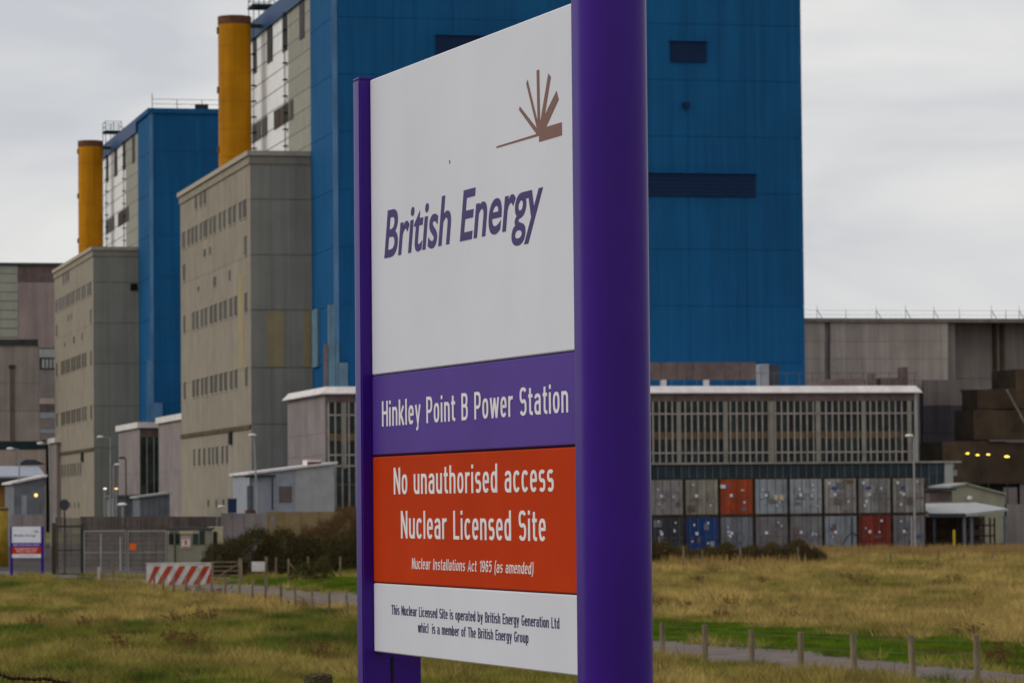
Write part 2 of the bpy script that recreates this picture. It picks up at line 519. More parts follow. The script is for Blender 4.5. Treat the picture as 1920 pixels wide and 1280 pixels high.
# denser close by
keep = RNG.random(len(Yp)) < np.clip(1.25 - (Yp-78)/260, .3, 1)
Xp, Yp = Xp[keep], Yp[keep]
P = np.stack([Xp, Yp, ground_z(Xp, Yp)], 1)
px, py = project(P)
tf_ = np.interp(px, fx, fy); tn_ = np.interp(px, nx_, ny_)
ragged = 10*(vnoise(Xp*.9 + 3, Yp*.6) - .35)
on_track = (py > tf_ + 1 + np.minimum(4, ragged)) & (py < tn_ + .5 - ragged)
vw = np.interp(px, [480, 600, 900, 1225, 1500, 1920], [16, 27, 34, 36, 40, 52])
verge = (py <= tf_ + 1) & (py > tf_ - vw - 20*(vnoise(Xp*.6, Yp*.3)-.5) + 7*(RNG.random(len(px))-.5)) & (px > 440)
gate_zone = (px < 460) & (py < tf_ + 1)
right = sstep(1000, 1300, px)
n1 = vnoise(Xp*.22 + 3, Yp*.10 + 1); n2 = vnoise(Xp*.8 + 7, Yp*.35 + 4); n3 = vnoise(Xp*.09, Yp*.05)
far_side = (py < tf_)
s = .0 + .36*right*far_side + .26*right + .95*(n1-.45) + .8*(n2-.5) + .5*(n3-.5) + .16*sstep(90, 150, Yp)
s = s + .25*((py > 1110)*(py < 1150)*(px < 700))
strawf = np.clip(s, 0, 1)
C = OLIVE[None]*(1-strawf[:, None]) + STRAW[None]*strawf[:, None]
dk = np.clip((.40 - n2)*4, 0, 1)*np.clip((.62-n1)*4, 0, 1)*(1-.75*right*far_side)
C = C*(1-dk[:, None]) + GREEN[None]*dk[:, None]
C = C*(.55 + .9*vnoise(Xp*1.7 + 11, Yp*.8))[:, None]
br = (RNG.random(len(C)) < .035)
C[br] = BROWN
H = .13 + .20*strawf*RNG.random(len(C)) + .22*dk + .12*RNG.random(len(C)) + .26*(n2 > .58)*RNG.random(len(C)) + .16*br
m_ = ~on_track & ~verge & ~gate_zone
V1, C1 = blades(P[m_], H[m_], .015, C[m_], 13, 1.3, .24)
kind(tri_object('rough_grass', V1, C1, M_GRASS), 'stuff')
m2 = verge
Pv = np.repeat(P[m2], 4, 0); Pv[:, :2] += RNG.normal(0, .25, (len(Pv), 2))
mixv = np.clip((vnoise(Pv[:, 0]*.7 + 2, Pv[:, 1]*.3) - .45)*2.2, 0, 1)[:, None]
cv = (LUSH[None]*(1 - mixv) + OLIVE[None]*.8*mixv)*(.6 + .7*vnoise(Pv[:, 0]*1.9, Pv[:, 1]*.9))[:, None]
V2, C2 = blades(Pv, np.full(len(Pv), .14), .026, cv, 6, .8, .2)
kind(tri_object('verge_grass', V2, C2, M_GRASS), 'stuff')
# grass on the bank by the sign
Xh = RNG.uniform(-6, 6, 9000); Yh = RNG.uniform(4, 40, 9000)
Ph = np.stack([Xh, Yh, ground_z(Xh, Yh)], 1)
fh = vnoise(Xh*.7, Yh*.7)[:, None]
V3, C3 = blades(Ph, np.full(len(Ph), .20), .008, OLIVE*(1-fh) + STRAW*fh*.8, 7, .8, .15)
kind(tri_object('bank_grass', V3, C3, M_GRASS), 'stuff')

# dead weed stalks standing out of the grass
Ww = []; Wc = []
for (qx, qy) in [(1310,1095),(1340,1080),(1430,1100),(1590,1092),(1610,1098),(1760,1105),(1790,1096),(1285,1150),(1370,1140),(1480,1170),(1350,1165),
                 (330,1175),(370,1165),(390,1168),(160,1185),(350,1215),(330,1210),(1880,1245),(1860,1250),(1825,1200),(1235,1145),(1690,1075),(1750,1070),
                 (570,1145),(410,1120),(372,1118),(60,1180),(210,1205),(225,1225),(600,1240)]:
    g = ground_at(qx, qy)
    for k in range(26):
        b = np.array([g.x + random.gauss(0, .22), g.y + random.gauss(0, .25), g.z])
        h = random.uniform(.3, .62); t = b + np.array([random.gauss(0, .15), random.gauss(0, .15), h])
        w = np.array([.012, .006, 0])
        Ww.append([b-w, b+w, t]); Wc.append(BROWN*random.uniform(.5, 1.0))
        for q in range(3):
            c = b + (t-b)*random.uniform(.5, 1)
            e = c + np.array([random.gauss(0, .08), random.gauss(0, .08), random.uniform(.02, .12)])
            Ww.append([c + np.array([0, 0, -.02]), c + np.array([.02, 0, .02]), e]); Wc.append(BROWN*random.uniform(.5, 1.1))
kind(tri_object('weed_stalks', np.array(Ww), np.array(Wc), M_LEAF), 'stuff')

# ------------------------------------------------------------------ bushes
def bush_tris(lumps, n, cols, size, stem_frac=.3):
    V = []; C = []
    tot = sum(r[3]*r[5] for r in lumps)
    for (cx, cy, cz, rx, ry, rz) in lumps:
        k = int(n*rx*rz/tot)
        for _ in range(k):
            d = Vector((random.gauss(0, 1), random.gauss(0, 1), random.gauss(0, 1))).normalized()
            r = random.uniform(.7, 1.0)**.5*(1 + .10*math.sin(5*d.x + 7*d.z + cx) + random.gauss(0, .035))
            p = Vector((cx + d.x*rx*r, cy + d.y*ry*r, cz + abs(d.z)*rz*r))
            if random.random() < stem_frac:
                q = p + Vector((random.gauss(0, .16), random.gauss(0, .1), random.uniform(.05, .4)))
                w = Vector((.012, 0, .004)); V.append([p-w, p+w, q])
            else:
                a = Vector((random.gauss(0, size), random.gauss(0, size), random.gauss(0, size)))
                b = Vector((random.gauss(0, size), random.gauss(0, size), random.gauss(0, size)))
                V.append([p, p+a, p+b])
            c = cols[random.randrange(len(cols))]; f = random.uniform(.6, 1.4)
            C.append((c[0]*f, c[1]*f, c[2]*f))
    return np.array([[tuple(q) for q in t] for t in V]), np.array(C)

def bush(name, spec, Y, n, cols, size, label, cat='bush', group=None, stem=.3):
    """spec: list of (px centre, py top, px half width)"""
    p0 = at(spec[0][0], 1000, Y)
    root = thing(name, (p0.x, Y, gz(p0.x, Y)), label, cat, 0, group)
    lumps = []
    st = MB()
    for (cx, top, hw) in spec:
        c = at(cx, top, Y); g = gz(c.x, Y) - .1
        lumps.append((c.x - p0.x, random.uniform(-.6, .6), g - root.location.z, hw/F*Y, 1.6, max(.3, c.z - g)))
        for k in range(7):
            a = random.uniform(-.7, .7)*hw/F*Y
            st.tube((c.x-p0.x+a*.4, 0, -.1), (c.x-p0.x+a, random.uniform(-.5, .5), (c.z-g)*random.uniform(.7, 1.0)), .03, .01, 5)
    V, C = bush_tris(lumps, n, cols, size, stem)
    tri_object('foliage', V, C, M_LEAF, root)
    st.build('stem', M_WIRE, root)
    return root
DKB = [(.066, .050, .024), (.046, .054, .018), (.10, .06, .03), (.06, .064, .022)]
BRB = [(.14, .082, .042), (.10, .062, .032), (.17, .11, .05)]
bush('bramble_bush', [(470, 994, 66), (415, 1016, 44), (535, 996, 60), (585, 1005, 60), (640, 1003, 55), (700, 1006, 55)], 222, 52000, DKB, .065,
     'low dark bramble thicket spreading in front of the grey wall and green hut')
bush('bare_shrub', [(640, 957, 60), (590, 985, 40), (690, 962, 55)], 228, 30000, BRB, .05,
     'taller reddish brown bare shrub against the sandy wall left of the big sign', stem=.65)
for k, (sp, lab) in enumerate([([(600, 1045, 26), (568, 1055, 24)], 'small olive weed clump at the foot of the dark bramble thicket'),]):
    bush('weed_clump', sp, 205, 1400, [(.08, .07, .025), (.06, .055, .02)], .09, lab)
for sp, lab in [([(1238, 1018, 34), (1200, 1012, 45), (1280, 1027, 30)], 'brown scrub clump beside the right post in front of the dark container'),
                ([(1322, 1028, 30), (1362, 1021, 28)], 'brown scrub clump in front of the blue container'),
                ([(1405, 1027, 32), (1446, 1022, 28)], 'brown scrub clump below the two grey containers right of the blue one'),
                ([(1492, 1016, 30), (1528, 1032, 22)], 'rightmost and tallest scrub clump with dark green leaves by the container row')]:
    bush('scrub_bush', sp, 224, 14000, DKB + BRB[:2] + [(.15, .11, .04)], .07, lab, group='scrub clumps along the container row', stem=.4)
tw = []; tc = []
for k in range(900):
    qx = random.uniform(1222, 1935); Yq = random.uniform(236, 246) if qx > 1500 else random.uniform(214, 219)
    if qx < 1500 and random.random() < .75: continue
    c = at(qx, 1040, Yq); g = gz(c.x, Yq)
    for q in range(7):
        b = np.array([c.x + random.gauss(0, .25), Yq + random.gauss(0, .2), g])
        t = b + np.array([random.gauss(0, .12), random.gauss(0, .1), random.uniform(.35, .85)])
        tw.append([b - [.03, 0, 0], b + [.03, 0, 0], t]); tc.append(np.array([.44, .29, .105])*random.uniform(.6, 1.15))
kind(tri_object('tall_dry_grass', np.array(tw), np.array(tc), M_GRASS), 'stuff')

# ------------------------------------------------------------------ reactor tower, block and stack (built once, copied for the far one)
D2 = 119.0                       # the far group stands this far behind along the site
XB, YB = to_site(at(628, 500, 308)).x, to_site(at(628, 500, 308)).y
XC, YC = to_site(at(470, 500, 318)).x, to_site(at(470, 500, 318)).y
BASE = 1.2

def reactor_building():
    t = site_thing('reactor_building', XB, YB, 'tall blue clad reactor tower directly behind the big sign, its top out of frame', 'building', 'blue reactor towers')
    W = hit_front(1506, 400, YB).x - XB
    top = hit_front(290, 212, YB + D2 - .0).z
    D = hit_side(583, 300, XB).y - YB          # blue return on the left flank
    DW = hit_side(541, 200, XB).y - YB         # end of the beige strip
    DE = hit_side(470, 200, XB).y - YB
    DEE = hit_side(438, 200, XB).y - YB
    z45, z150 = hit_front(1350, 47, YB).z, hit_front(1350, 152, YB).z
    stp = z45 - z150
    lines = [z45 + k*stp for k in range(3, -12, -1)]
    lines = sorted([z for z in lines if BASE + 2 < z < top - 1.2] )
    zs = [BASE - .5] + lines + [top]
    core = MB().box(0.12, W - .1, .12, DEE, -.5, top - .05)
    core.build('core', M_BLUE, t)
    g = .018
    cw = W/8
    for r in range(len(zs)-1):
        for c in range(8):
            bx('cladding_panel', t, c*cw + (.0 if c == 0 else .015), (c+1)*cw - .015, 0, .1, zs[r] + g, zs[r+1] - g, M_BLUE)
        bx('cladding_panel', t, 0, .1, .12, D - .02, zs[r] + g, zs[r+1] - g, M_BLUE)
        bx('cladding_panel', t, W - .1, W, .12, DEE, zs[r] + g, zs[r+1] - g, M_BLUE)
    bx('corner_trim', t, -.1, .3, -.07, -.003, BASE, top - .03, M_BLUE_TRIM)
    bx('fascia', t, -.25, W + .2, -.25, D, top - .02, top + .55, M_BLUE)
    bx('fascia', t, -.25, .4, D + .003, DEE, top - 1.1, top + .55, M_BLUE_FASCIA)
    # white sheeted flank
    zb = hit_side(520, 285, XB).z - 3
    rz0 = hit_side(482, 129, XB).z; rstep = rz0 - hit_side(482, 162, XB).z
    rows = [rz0 - rstep*k for k in range(-1, 12)]
    rows = [z for z in rows if z > zb]
    for k, z in enumerate(rows):
        z1 = top - 1.1 if k == 0 else rows[k-1]
        bx('white_panel', t, .0, .1, DW + .03, DEE - .02, z + .09, z1 - .01, M_LOUVRE_W)
        bx('beige_panel', t, .0, .1, D + .02, DW, z + .04, z1 - .01, M_BEIGE_SH)
    bx('lower_flank', t, .0, .1, D + .02, DEE, BASE - .5, rows[-1], M_BEIGE_SH)
    def win(a, b, zt, zb_, m=M_WIN, nm='window'):
        y0 = hit_side(b, 150, XB).y - YB; y1 = hit_side(a, 150, XB).y - YB
        w = bx(nm, t, -.06, -.004, y0, y1, zb_, zt, m)
        return w
    # openings below the eaves and the window band, measured on the near tower
    for a, b in ((476, 482), (502, 512), (531, 540), (563, 572)):
        y = hit_side((a+b)/2, 60, XB)
        win(a, b, top - 1.15, top - 4.4, M_STEEL_DK, 'eaves_opening')
    zt, zl = hit_side(541, 192, XB).z, hit_side(541, 228, XB).z
    for a, b in ((473, 479), (480, 489), (491, 501), (514, 524), (525, 533), (534, 541), (543.5, 550)):
        win(a, b, zt, zl)
    # two ladders up the flank
    for a in (479, 538):
        y = hit_side(a, 150, XB).y - YB
        ld = MB()
        for k in (-.25, .25): ld.tube((-.2, y+k, zb), (-.2, y+k, top + .8), .03, n=4)
        z = zb
        k = 0
        while z < top:
            ld.tube((-.2, y-.25, z), (-.2, y+.25, z), .03, n=4)
            if k % 3 == 0: ld.box(-.35, -.02, y-.45, y+.45, z-.03, z+.06)
            z += .5; k += 1
        ld.build('ladder', M_STEEL_DK, t)
    # platform and rails over the stack end of the roof
    pf = MB(); y0 = hit_side(478, 60, XB).y - YB
    for yy_ in (y0 - 2.4, y0 + .6):
        for xx_ in (-.5, .5, 1.5): pf.tube((xx_, yy_, top - 1.2), (xx_, yy_, top + 3.1), .05, n=4)
    for z in (2.5, 3.1):
        for xx_ in (-.5, 1.5): pf.tube((xx_, y0-2.4, top+z), (xx_, y0+.6, top+z), .035, n=4)
        for yy_ in (y0 - 2.4, y0 + .6): pf.tube((-.5, yy_, top+z), (1.5, yy_, top+z), .035, n=4)
    pf.box(-.6, 1.6, y0-2.5, y0+.7, top+1.75, top+1.95)
    pf.build('platform', M_STEEL_DK, t)
    gr = MB()
    for k in range(15):
        xx_ = .3 + k*(W-.6)/14
        gr.tube((xx_, .4, top+.5), (xx_, .4, top + (1.6 if k % 4 else 2.3)), .05, n=4)
    for z in (1.1, 1.65): gr.tube((.3, .4, top+z), (W-.3, .4, top+z), .035, n=4)
    gr.build('roof_railing', M_STEEL_DK, t)
    for qx in (373, 381, 389):
        x = hit_front(qx, 208, YB + D2).x - XB
        bx('roof_vent', t, x - .22*1.0, x + .28, 1.2, 1.9, top + .4, top + 1.25, M_STEEL_DK)
    return t, top, W

tower, TOP, TW = reactor_building()
for q in tower.children:
    pass

def cream_block():
    t = site_thing('office_block', XC, YC, 'nearer cream concrete block with rows of narrow windows, left of the blue tower', 'building', 'cream blocks beside the reactor towers')
    W = XB - XC
    D = hit_side(338, 400, XC).y - YC
    top = hit_side(470, 291, XC).z
    MB().box(.1, W - .02, .1, D, -.5, top - .02).build('core', M_CONC_DK, t)
    zl = [hit_front(530, q, YC).z for q in (374, 478, 581, 689, 795)]
    zs = [BASE - .5] + sorted(zl) + [top]
    for r in range(len(zs)-1):
        for c in range(3):
            yl = (r == len(zs) - 4 and False)
            bx('wall_panel', t, c*W/3 + (0 if c == 0 else .01), (c+1)*W/3 - .01, 0, .09, zs[r] + .03, zs[r+1] - .03, M_CREAM_FR)
        for c in range(6):
            bx('wall_panel', t, 0, .09, .1 + c*(D-.1)/6 + .008, .1 + (c+1)*(D-.1)/6 - .008, zs[r] + .012, zs[r+1] - .012, M_CREAM)
    bx('coping', t, -.3, W - .02, -.3, D + .2, top + .003, top + .42, M_COPING)
    bx('cornice', t, -.12, W - .02, -.12, D + .1, top - .7, top - .003, M_CREAM)
    def wrow(spans, ya, yb, xr):               # pixel spans on the flank; ya, yb top and bottom at pixel column xr
        zt, zb = hit_side(xr, ya, XC).z, hit_side(xr, yb, XC).z
        for a, b in spans:
            y0, y1 = hit_side(b, 500, XC).y - YC, hit_side(a, 500, XC).y - YC
            w = bx('window', t, -.03, -.004, y0, y1, zb, zt, M_WIN)
            bx('sill', w, -1.6, 0.0, -.05, 1.05, -.06, -.005, M_COPING)
            bx('lintel', w, -1.3, 0.0, -.05, 1.05, 1.005, 1.05, M_COPING)
    wrow([(366, 370), (375, 379), (382.5, 387)], 350, 385, 380)
    wrow([(342, 347), (352, 356), (359, 363), (366, 370.5), (375, 379), (382, 389), (393, 397), (400, 405), (411, 415), (419, 423), (429, 434), (437.5, 442), (449, 453), (456, 462.5)], 374, 408, 459)
    wrow([(382, 386), (392.5, 395.5)], 465, 478, 390)
    wrow([(458, 463)], 443, 479, 460)
    wrow([(343, 347)], 496, 526, 345)
    wrow([(400, 405), (429, 432)], 519, 536, 403)
    wrow([(370, 373)], 538, 546, 371)
    five = [(360, 364), (367, 371.5), (376, 380), (383, 388), (393, 398), (401, 406), (410.5, 415.5), (419, 424.5), (430, 435), (439, 444)]
    wrow(five + [(343.5, 347), (458.5, 463)], 556, 592, 441)
    wrow(five + [(343.5, 347), (458.5, 463)], 693, 728, 441)
    wrow([(361, 364), (370, 373.5), (379.5, 383), (389, 392), (396, 399), (403, 407), (413.5, 417), (422, 425.5)], 835, 868, 424)
    wrow([(387, 389.5), (402, 404.5), (415, 418)], 936, 949, 403)
    zt, zb = hit_side(468, 796, XC).z, hit_side(468, 804, XC).z
    bx('string_course', t, -.12, -.004, .2, D, zb, zt, M_BROWN_DK)
    y0 = hit_side(436, 810, XC).y - YC
    bx('drainpipe', t, -.3, -.006, y0, y0 + .9, hit_side(433, 833, XC).z, zb - .005, M_STEEL_DK)
    return t, top, W, D
block, CTOP, CW, CD = cream_block()

def stack():
    c0 = hit_side(412, 300, XC + 2.3)
    yy_ = hit_side(441, 290, XC + 2.6).y
    r = 61/2/F*(yy_/CT)*1.0
    t = site_thing('vent_stack', XC + 2.6, yy_, 'taller and nearer ochre yellow vent stack with rusty rim rising behind the cream block', 'chimney', 'yellow vent stacks')
    top = hit_side(441, 31, XC + 2.6).z
    N = 40
    def ring(r_, z0, z1): return MB().zprism([(r_*math.cos(2*math.pi*i/N), r_*math.sin(2*math.pi*i/N)) for i in range(N)], z0, z1)
    zs = [BASE]
    zt = top - .75
    k = CTOP - 3
    while k < zt - 1.0:
        zs.append(k); k += 2.6
    zs.append(zt)
    for a, b in zip(zs[:-1], zs[1:]):
        ring(r, a + .012, b - .012).build('shaft_ring', M_YELLOW, t)
    ring(r - .06, BASE, zt).build('liner', M_BROWN_DK, t)
    rim = ring(r + .03, zt + .003, top); rim.build('rim', M_RUST, t)
    for z in (top - 1.6, top - 7.2, top - 12.8):
        bx('bracket', t, -r - .12, -r + .06, -.2, .2, z, z + .6, M_RUST)
    bx('tie_beam', t, r - .1, r + 2.4, -.2, .2, zt - .25, zt + .1, M_STEEL_DK)
    return t
st1 = stack()

for src, lab in ((tower, 'farther blue reactor tower with roof railing, seen whole between the two yellow stacks'),
                 (block, 'farther, smaller cream concrete block at the left, with a black square vent'),
                 (st1, 'smaller, leftmost ochre yellow vent stack rising behind the farther cream block')):
    c = copy_tree(src)
    d = site_world(0, D2)
    c.location = (src.location.x + d.x, src.location.y + d.y, src.location.z)
    c['label'] = lab
    if src is block:
        q = hit_front(251, 538, YC + D2)
        bx('vent', c, q.x - XC - .42, q.x - XC + .42, -.12, -.004, q.z - .42, q.z + .42, M_GAP)
    if src is tower:
        for (a, b, ya, yb, m) in ((276, 286, 675, 790, M_BLUE_TRIM), (281, 304, 755, 790, M_BLUE_TRIM)):
            p, q = hit_front(a, yb, YB + D2), hit_front(b, ya, YB + D2)
            dd = .25 if a == 276 else .5
            bx('duct', c, p.x - XB, q.x - XB, -dd, -.08, p.z, q.z, m)

# things only the near tower has
p = hit_front(1257, 116, YB); q = hit_front(1324, 79, YB)
def louvre(a, yb, b, yt, slats=6):
    p = hit_front(a, yb, YB); q = hit_front(b, yt, YB)
    l = bx('louvre', tower, p.x - XB, q.x - XB, -.16, -.004, p.z, q.z, M_BLUE_DK)
    for k in range(slats):
        bx('louvre_blade', l, .015, .985, -.25, -.01, (k + .12)/slats, (k + .8)/slats, M_BLUE_DK)
    bx('hood', tower, p.x - XB - .1, q.x - XB + .1, -.4, -.003, q.z + .005, q.z + .1, M_BLUE)
louvre(1257, 116, 1324, 79)
louvre(818, 106, 940, 69)
louvre(1090, 366, 1416, 327)
p = hit_front(1285, 198, YB)
o = bx('floodlight', tower, p.x - XB - .28, p.x - XB + .28, -.5, -.1, p.z - .2, p.z + .25, M_BLUE_DK)
for (a, b, ya, yb, m, dep) in ((615, 626, 572, 728, M_DUCT, .3), (607, 612.5, 645, 728, M_BROWNW, .3), (628, 634, 642, 728, M_DUCT, .25), (634.5, 650, 680, 728, M_DUCT, .4)):
    p, q = hit_front(a, yb, YB), hit_front(b, ya, YB)
    bx('duct', tower, p.x - XB, q.x - XB, -dep - .1, -.1, p.z, q.z, m)
y0, y1 = hit_side(599, 600, XB).y - YB, hit_side(589, 600, XB).y - YB
bx('flank_duct', tower, -.2, -.01, y0, y1, hit_side(594, 688, XB).z, hit_side(594, 580, XB).z, M_DUCT)
zt, zb = hit_front(540, 582, YC).z, hit_front(540, 688, YC).z
for a, b in ((500, 533), (569, 583)):
    p, q = hit_front(a, 600, YC), hit_front(b, 600, YC)
    bx('yellowed_panel', block, p.x - XC, q.x - XC - .03, -.025, -.004, zb, zt, M_CREAM_YL, 'yellowed cladding panel')
y0, y1 = hit_side(456, 550, XC).y - YC, hit_side(447, 550, XC).y - YC
bx('yellowed_strip', block, -.02, -.005, y0, y1, hit_side(450, 690, XC).z, hit_side(450, 516, XC).z, M_CREAM_YL, 'yellowed vertical strip of wall')

# ------------------------------------------------------------------ glazed hall in front of the near tower
h0 = to_site(at(610, 730, 290))
XH, YH = h0.x, h0.y
def glazed_hall():
    t = site_thing('turbine_hall', XH, YH, 'long low hall with white cornice and gridded glass front below the blue tower', 'building')
    W = hit_front(1720, 730, YH).x - XH
    D = hit_side(539, 742, XH).y - YH
    ct, cb = hit_front(900, 724, YH).z, hit_front(900, 738, YH).z
    zz = [hit_front(1400, q, YH).z for q in (752, 775, 808, 823, 848, 868)]
    MB().box(.15, W - .3, .25, D, -.5, cb + .1).build('core', M_GAP, t)
    MB().add([(-.4,-.4,cb),(W+.3,-.4,cb),(W+.3,D+.3,cb),(-.4,D+.3,cb),(.1,.1,ct),(W-.1,.1,ct),(W-.1,D,ct),(.1,D,ct),(-.4,-.4,cb+.08),(W+.3,-.4,cb+.08),(W+.3,D+.3,cb+.08),(-.4,D+.3,cb+.08)],
             [(0,3,2,1),(4,5,6,7),(0,1,9,8),(1,2,10,9),(2,3,11,10),(3,0,8,11),(8,9,5,4),(9,10,6,5),(10,11,7,6),(11,8,4,7)]).build('cornice', M_WHITE, t)
    npan = 24
    for k in range(4):
        a = .25 + k*(D - .25)/4
        for r, (z0, z1) in enumerate(((BASE-.5, zz[4]), (zz[4], zz[2]), (zz[2], cb))):
            bx('wall_panel', t, 0, .14, a + .01, a + (D-.25)/4 - .01, z0 + .01, z1 - .01, M_GREYPINK)
    bx('end_wall', t, W - .28, W, 0.0, D, BASE - .5, cb - .003, M_SHED_GREY)
    for k in range(npan):
        bx('head_panel', t, k*(W-.3)/npan + .01, (k+1)*(W-.3)/npan - .01, .06, .25, zz[0], cb - .003, M_BROWNW)
    bx('base_wall', t, 0, W - .3, .05, .25, BASE - .5, zz[5] - .02, M_SPANDREL)
    pitch = hit_front(1432, 800, YH).x - hit_front(1420, 800, YH).x
    n = int((W - .5)/pitch)
    pier_x = []
    pp = hit_front(1360, 800, YH).x - XH
    bay = hit_front(1447, 800, YH).x - hit_front(1360, 800, YH).x
    while pp > 1.0: pp -= bay
    while pp < W - .6:
        if pp > .4: pier_x.append(pp)
        pp += bay
    x_hid0, x_hid1 = hit_front(705, 800, YH).x - XH, hit_front(1100, 800, YH).x - XH
    hid = MB(); hidm = MB()
    rows = [(zz[1], zz[0], M_GLASS), (zz[2], zz[1], M_GLASS), (zz[3], zz[2], M_SPANDREL), (zz[4], zz[3], M_GLASS), (zz[5], zz[4], M_GLASS)]
    zlow = [hit_front(640, q, YH).z for q in (868, 908, 952)]
    for i in range(n):
        x0 = .25 + i*pitch
        if x0 < 4.2:
            for za, zb_ in zip(zlow[:-1], zlow[1:]):
                bx('pane', t, x0 + .04, x0 + pitch - .04, .03, .045, zb_ + .04, za - .04, M_GLASS)
        hidden = x_hid0 < x0 < x_hid1
        for z0, z1, m in rows:
            if hidden: hid.box(x0 + .04, x0 + pitch - .04, .16, .22, z0 + .03, z1 - .03)
            else: bx('pane' if m is M_GLASS else 'spandrel', t, x0 + .04, x0 + pitch - .04, .16, .22, z0 + .03, z1 - .03, m)
        if hidden: hidm.box(x0 - .062, x0 + .062, .02, .24, zz[5], zz[0])
        else: bx('mullion', t, x0 - .062, x0 + .062, .02, .24, zz[5] if x0 > 4.2 else zlow[2], zz[0] - .003, M_MULL)
    kind(hid.build('pane', M_GLASS, t), 'stuff'); kind(hidm.build('mullion', M_MULL, t), 'stuff')
    for z in (zz[1], zz[4], zz[5]):
        bx('transom', t, .2, W - .3, .013, .235, z - .065, z + .065, M_MULL)
    for x in pier_x:
        bx('pier', t, x - .18, x + .18, -.06, .012, zz[5] - .2, zz[0] - .01, M_PIER)
    # plant along the roof
    p, q = hit_front(1150, 712, YH + 3), hit_front(1418, 679, YH + 3)
    seg = (q.x - p.x)/9
    for k in range(9):
        bx('plant_screen', t, p.x - XH + k*seg, p.x - XH + (k+1)*seg - .03, 3, 3.3, p.z, q.z, M_BROWNW)
    for a in (1245, 1325, 1165):
        x = hit_front(a, 712, YH + 3).x - XH
        bx('screen_post', t, x - .2, x + .2, 3.0, 3.4, ct - .005, p.z, M_WHITE)
    p, q = hit_front(1428, 724, YH + 3), hit_front(1442, 682, YH + 3)
    bx('roof_cabinet', t, p.x - XH, q.x - XH, 3, 4.5, ct, q.z, M_SHED_BLUE)
    p, q = hit_front(1444, 724, YH + 3), hit_front(1461, 684, YH + 3)
    bx('roof_doorway', t, p.x - XH, q.x - XH, 3, 4.5, ct, q.z, M_SLATE)
    rl = MB()
    for a in range(1235, 1720, 24):
        x = hit_front(a, 712, YH + .5).x - XH
        rl.tube((x, .5, ct), (x, .5, ct + 1.05), .03, n=4)
    x0, x1 = hit_front(1235, 712, YH + .5).x - XH, hit_front(1720, 712, YH + .5).x - XH
    rl.tube((x0, .5, ct + 1.05), (x1, .5, ct + 1.05), .03, n=4)
    rl.build('roof_rail', M_RAILING, t)
    for (a, b, ya) in ((1545, 1580, 711), (1581, 1617, 709), (1652, 1695, 708), (1694, 1702, 688), (1637, 1640, 700)):
        p, q = hit_front(a, 724, YH + 8), hit_front(b, ya, YH + 8)
        bx('roof_plant', t, p.x - XH, q.x - XH, 8, 9.5, ct, q.z, M_BROWNW)
    return t, W, D
hall, HW, HD = glazed_hall()

def annex():
    yl = YH - 16
    a, b = hit_front(1130, 890, yl), hit_front(1771, 890, yl)
    x0 = a.x
    t = site_thing('annex', x0, yl, 'single storey annex with dark teal glazing and white end wall behind the containers', 'building')
    W = b.x - x0
    zt, zb = hit_front(1500, 869, yl).z, hit_front(1500, 919, yl).z
    zm = (zt + zb)/2
    MB().box(.1, W, .2, 14, -.5, zt - .02).build('core', M_SLATE, t)
    bx('roof_edge', t, -.2, W + 1.3, -.25, 14.2, zt, zt + .14, M_MULL)
    n = 44; pw = W/n
    for k in range(n):
        for z0, z1 in ((zb, zm), (zm, zt)):
            bx('pane', t, k*pw + .03, (k+1)*pw - .03, .1, .18, z0 + .02, z1 - .01, M_GLASS_BL)
        bx('mullion', t, k*pw - .025, k*pw + .025, .06, .19, zb, zt - .002, M_SHED_DK)
    bx('base_wall', t, 0, W, .05, .19, .0, zb - .01, M_SLATE)
    p, q = hit_front(1770, 918, yl), hit_front(1786, 868, yl)
    bx('end_wall', t, W, q.x - x0, -.1, 14, .0, zt - .005, M_SHED_GREY)
    p, q = hit_front(1784, 891, yl), hit_front(1803, 880, yl)
    bx('wall_box', t, p.x - x0 + .05, q.x - x0, 1, 2.5, p.z, q.z, M_SHED_BLUE)
    p = hit_front(1797, 866, yl)
    bx('parapet', t, W + .05, p.x - x0, 1, 6, zt - .4, zt - .01, M_SHED_GREY)
annex()

# ------------------------------------------------------------------ concrete building on the right
def box_px(root, name, a, ya, b, yb, yl, depth, m, x0, y0, zmin=None, label=None):
    p, q = hit_front(a, yb, yl), hit_front(b, ya, yl)
    return bx(name, root, p.x - x0, q.x - x0, yl - y0, yl - y0 + depth, p.z if zmin is None else zmin, q.z, m, label)

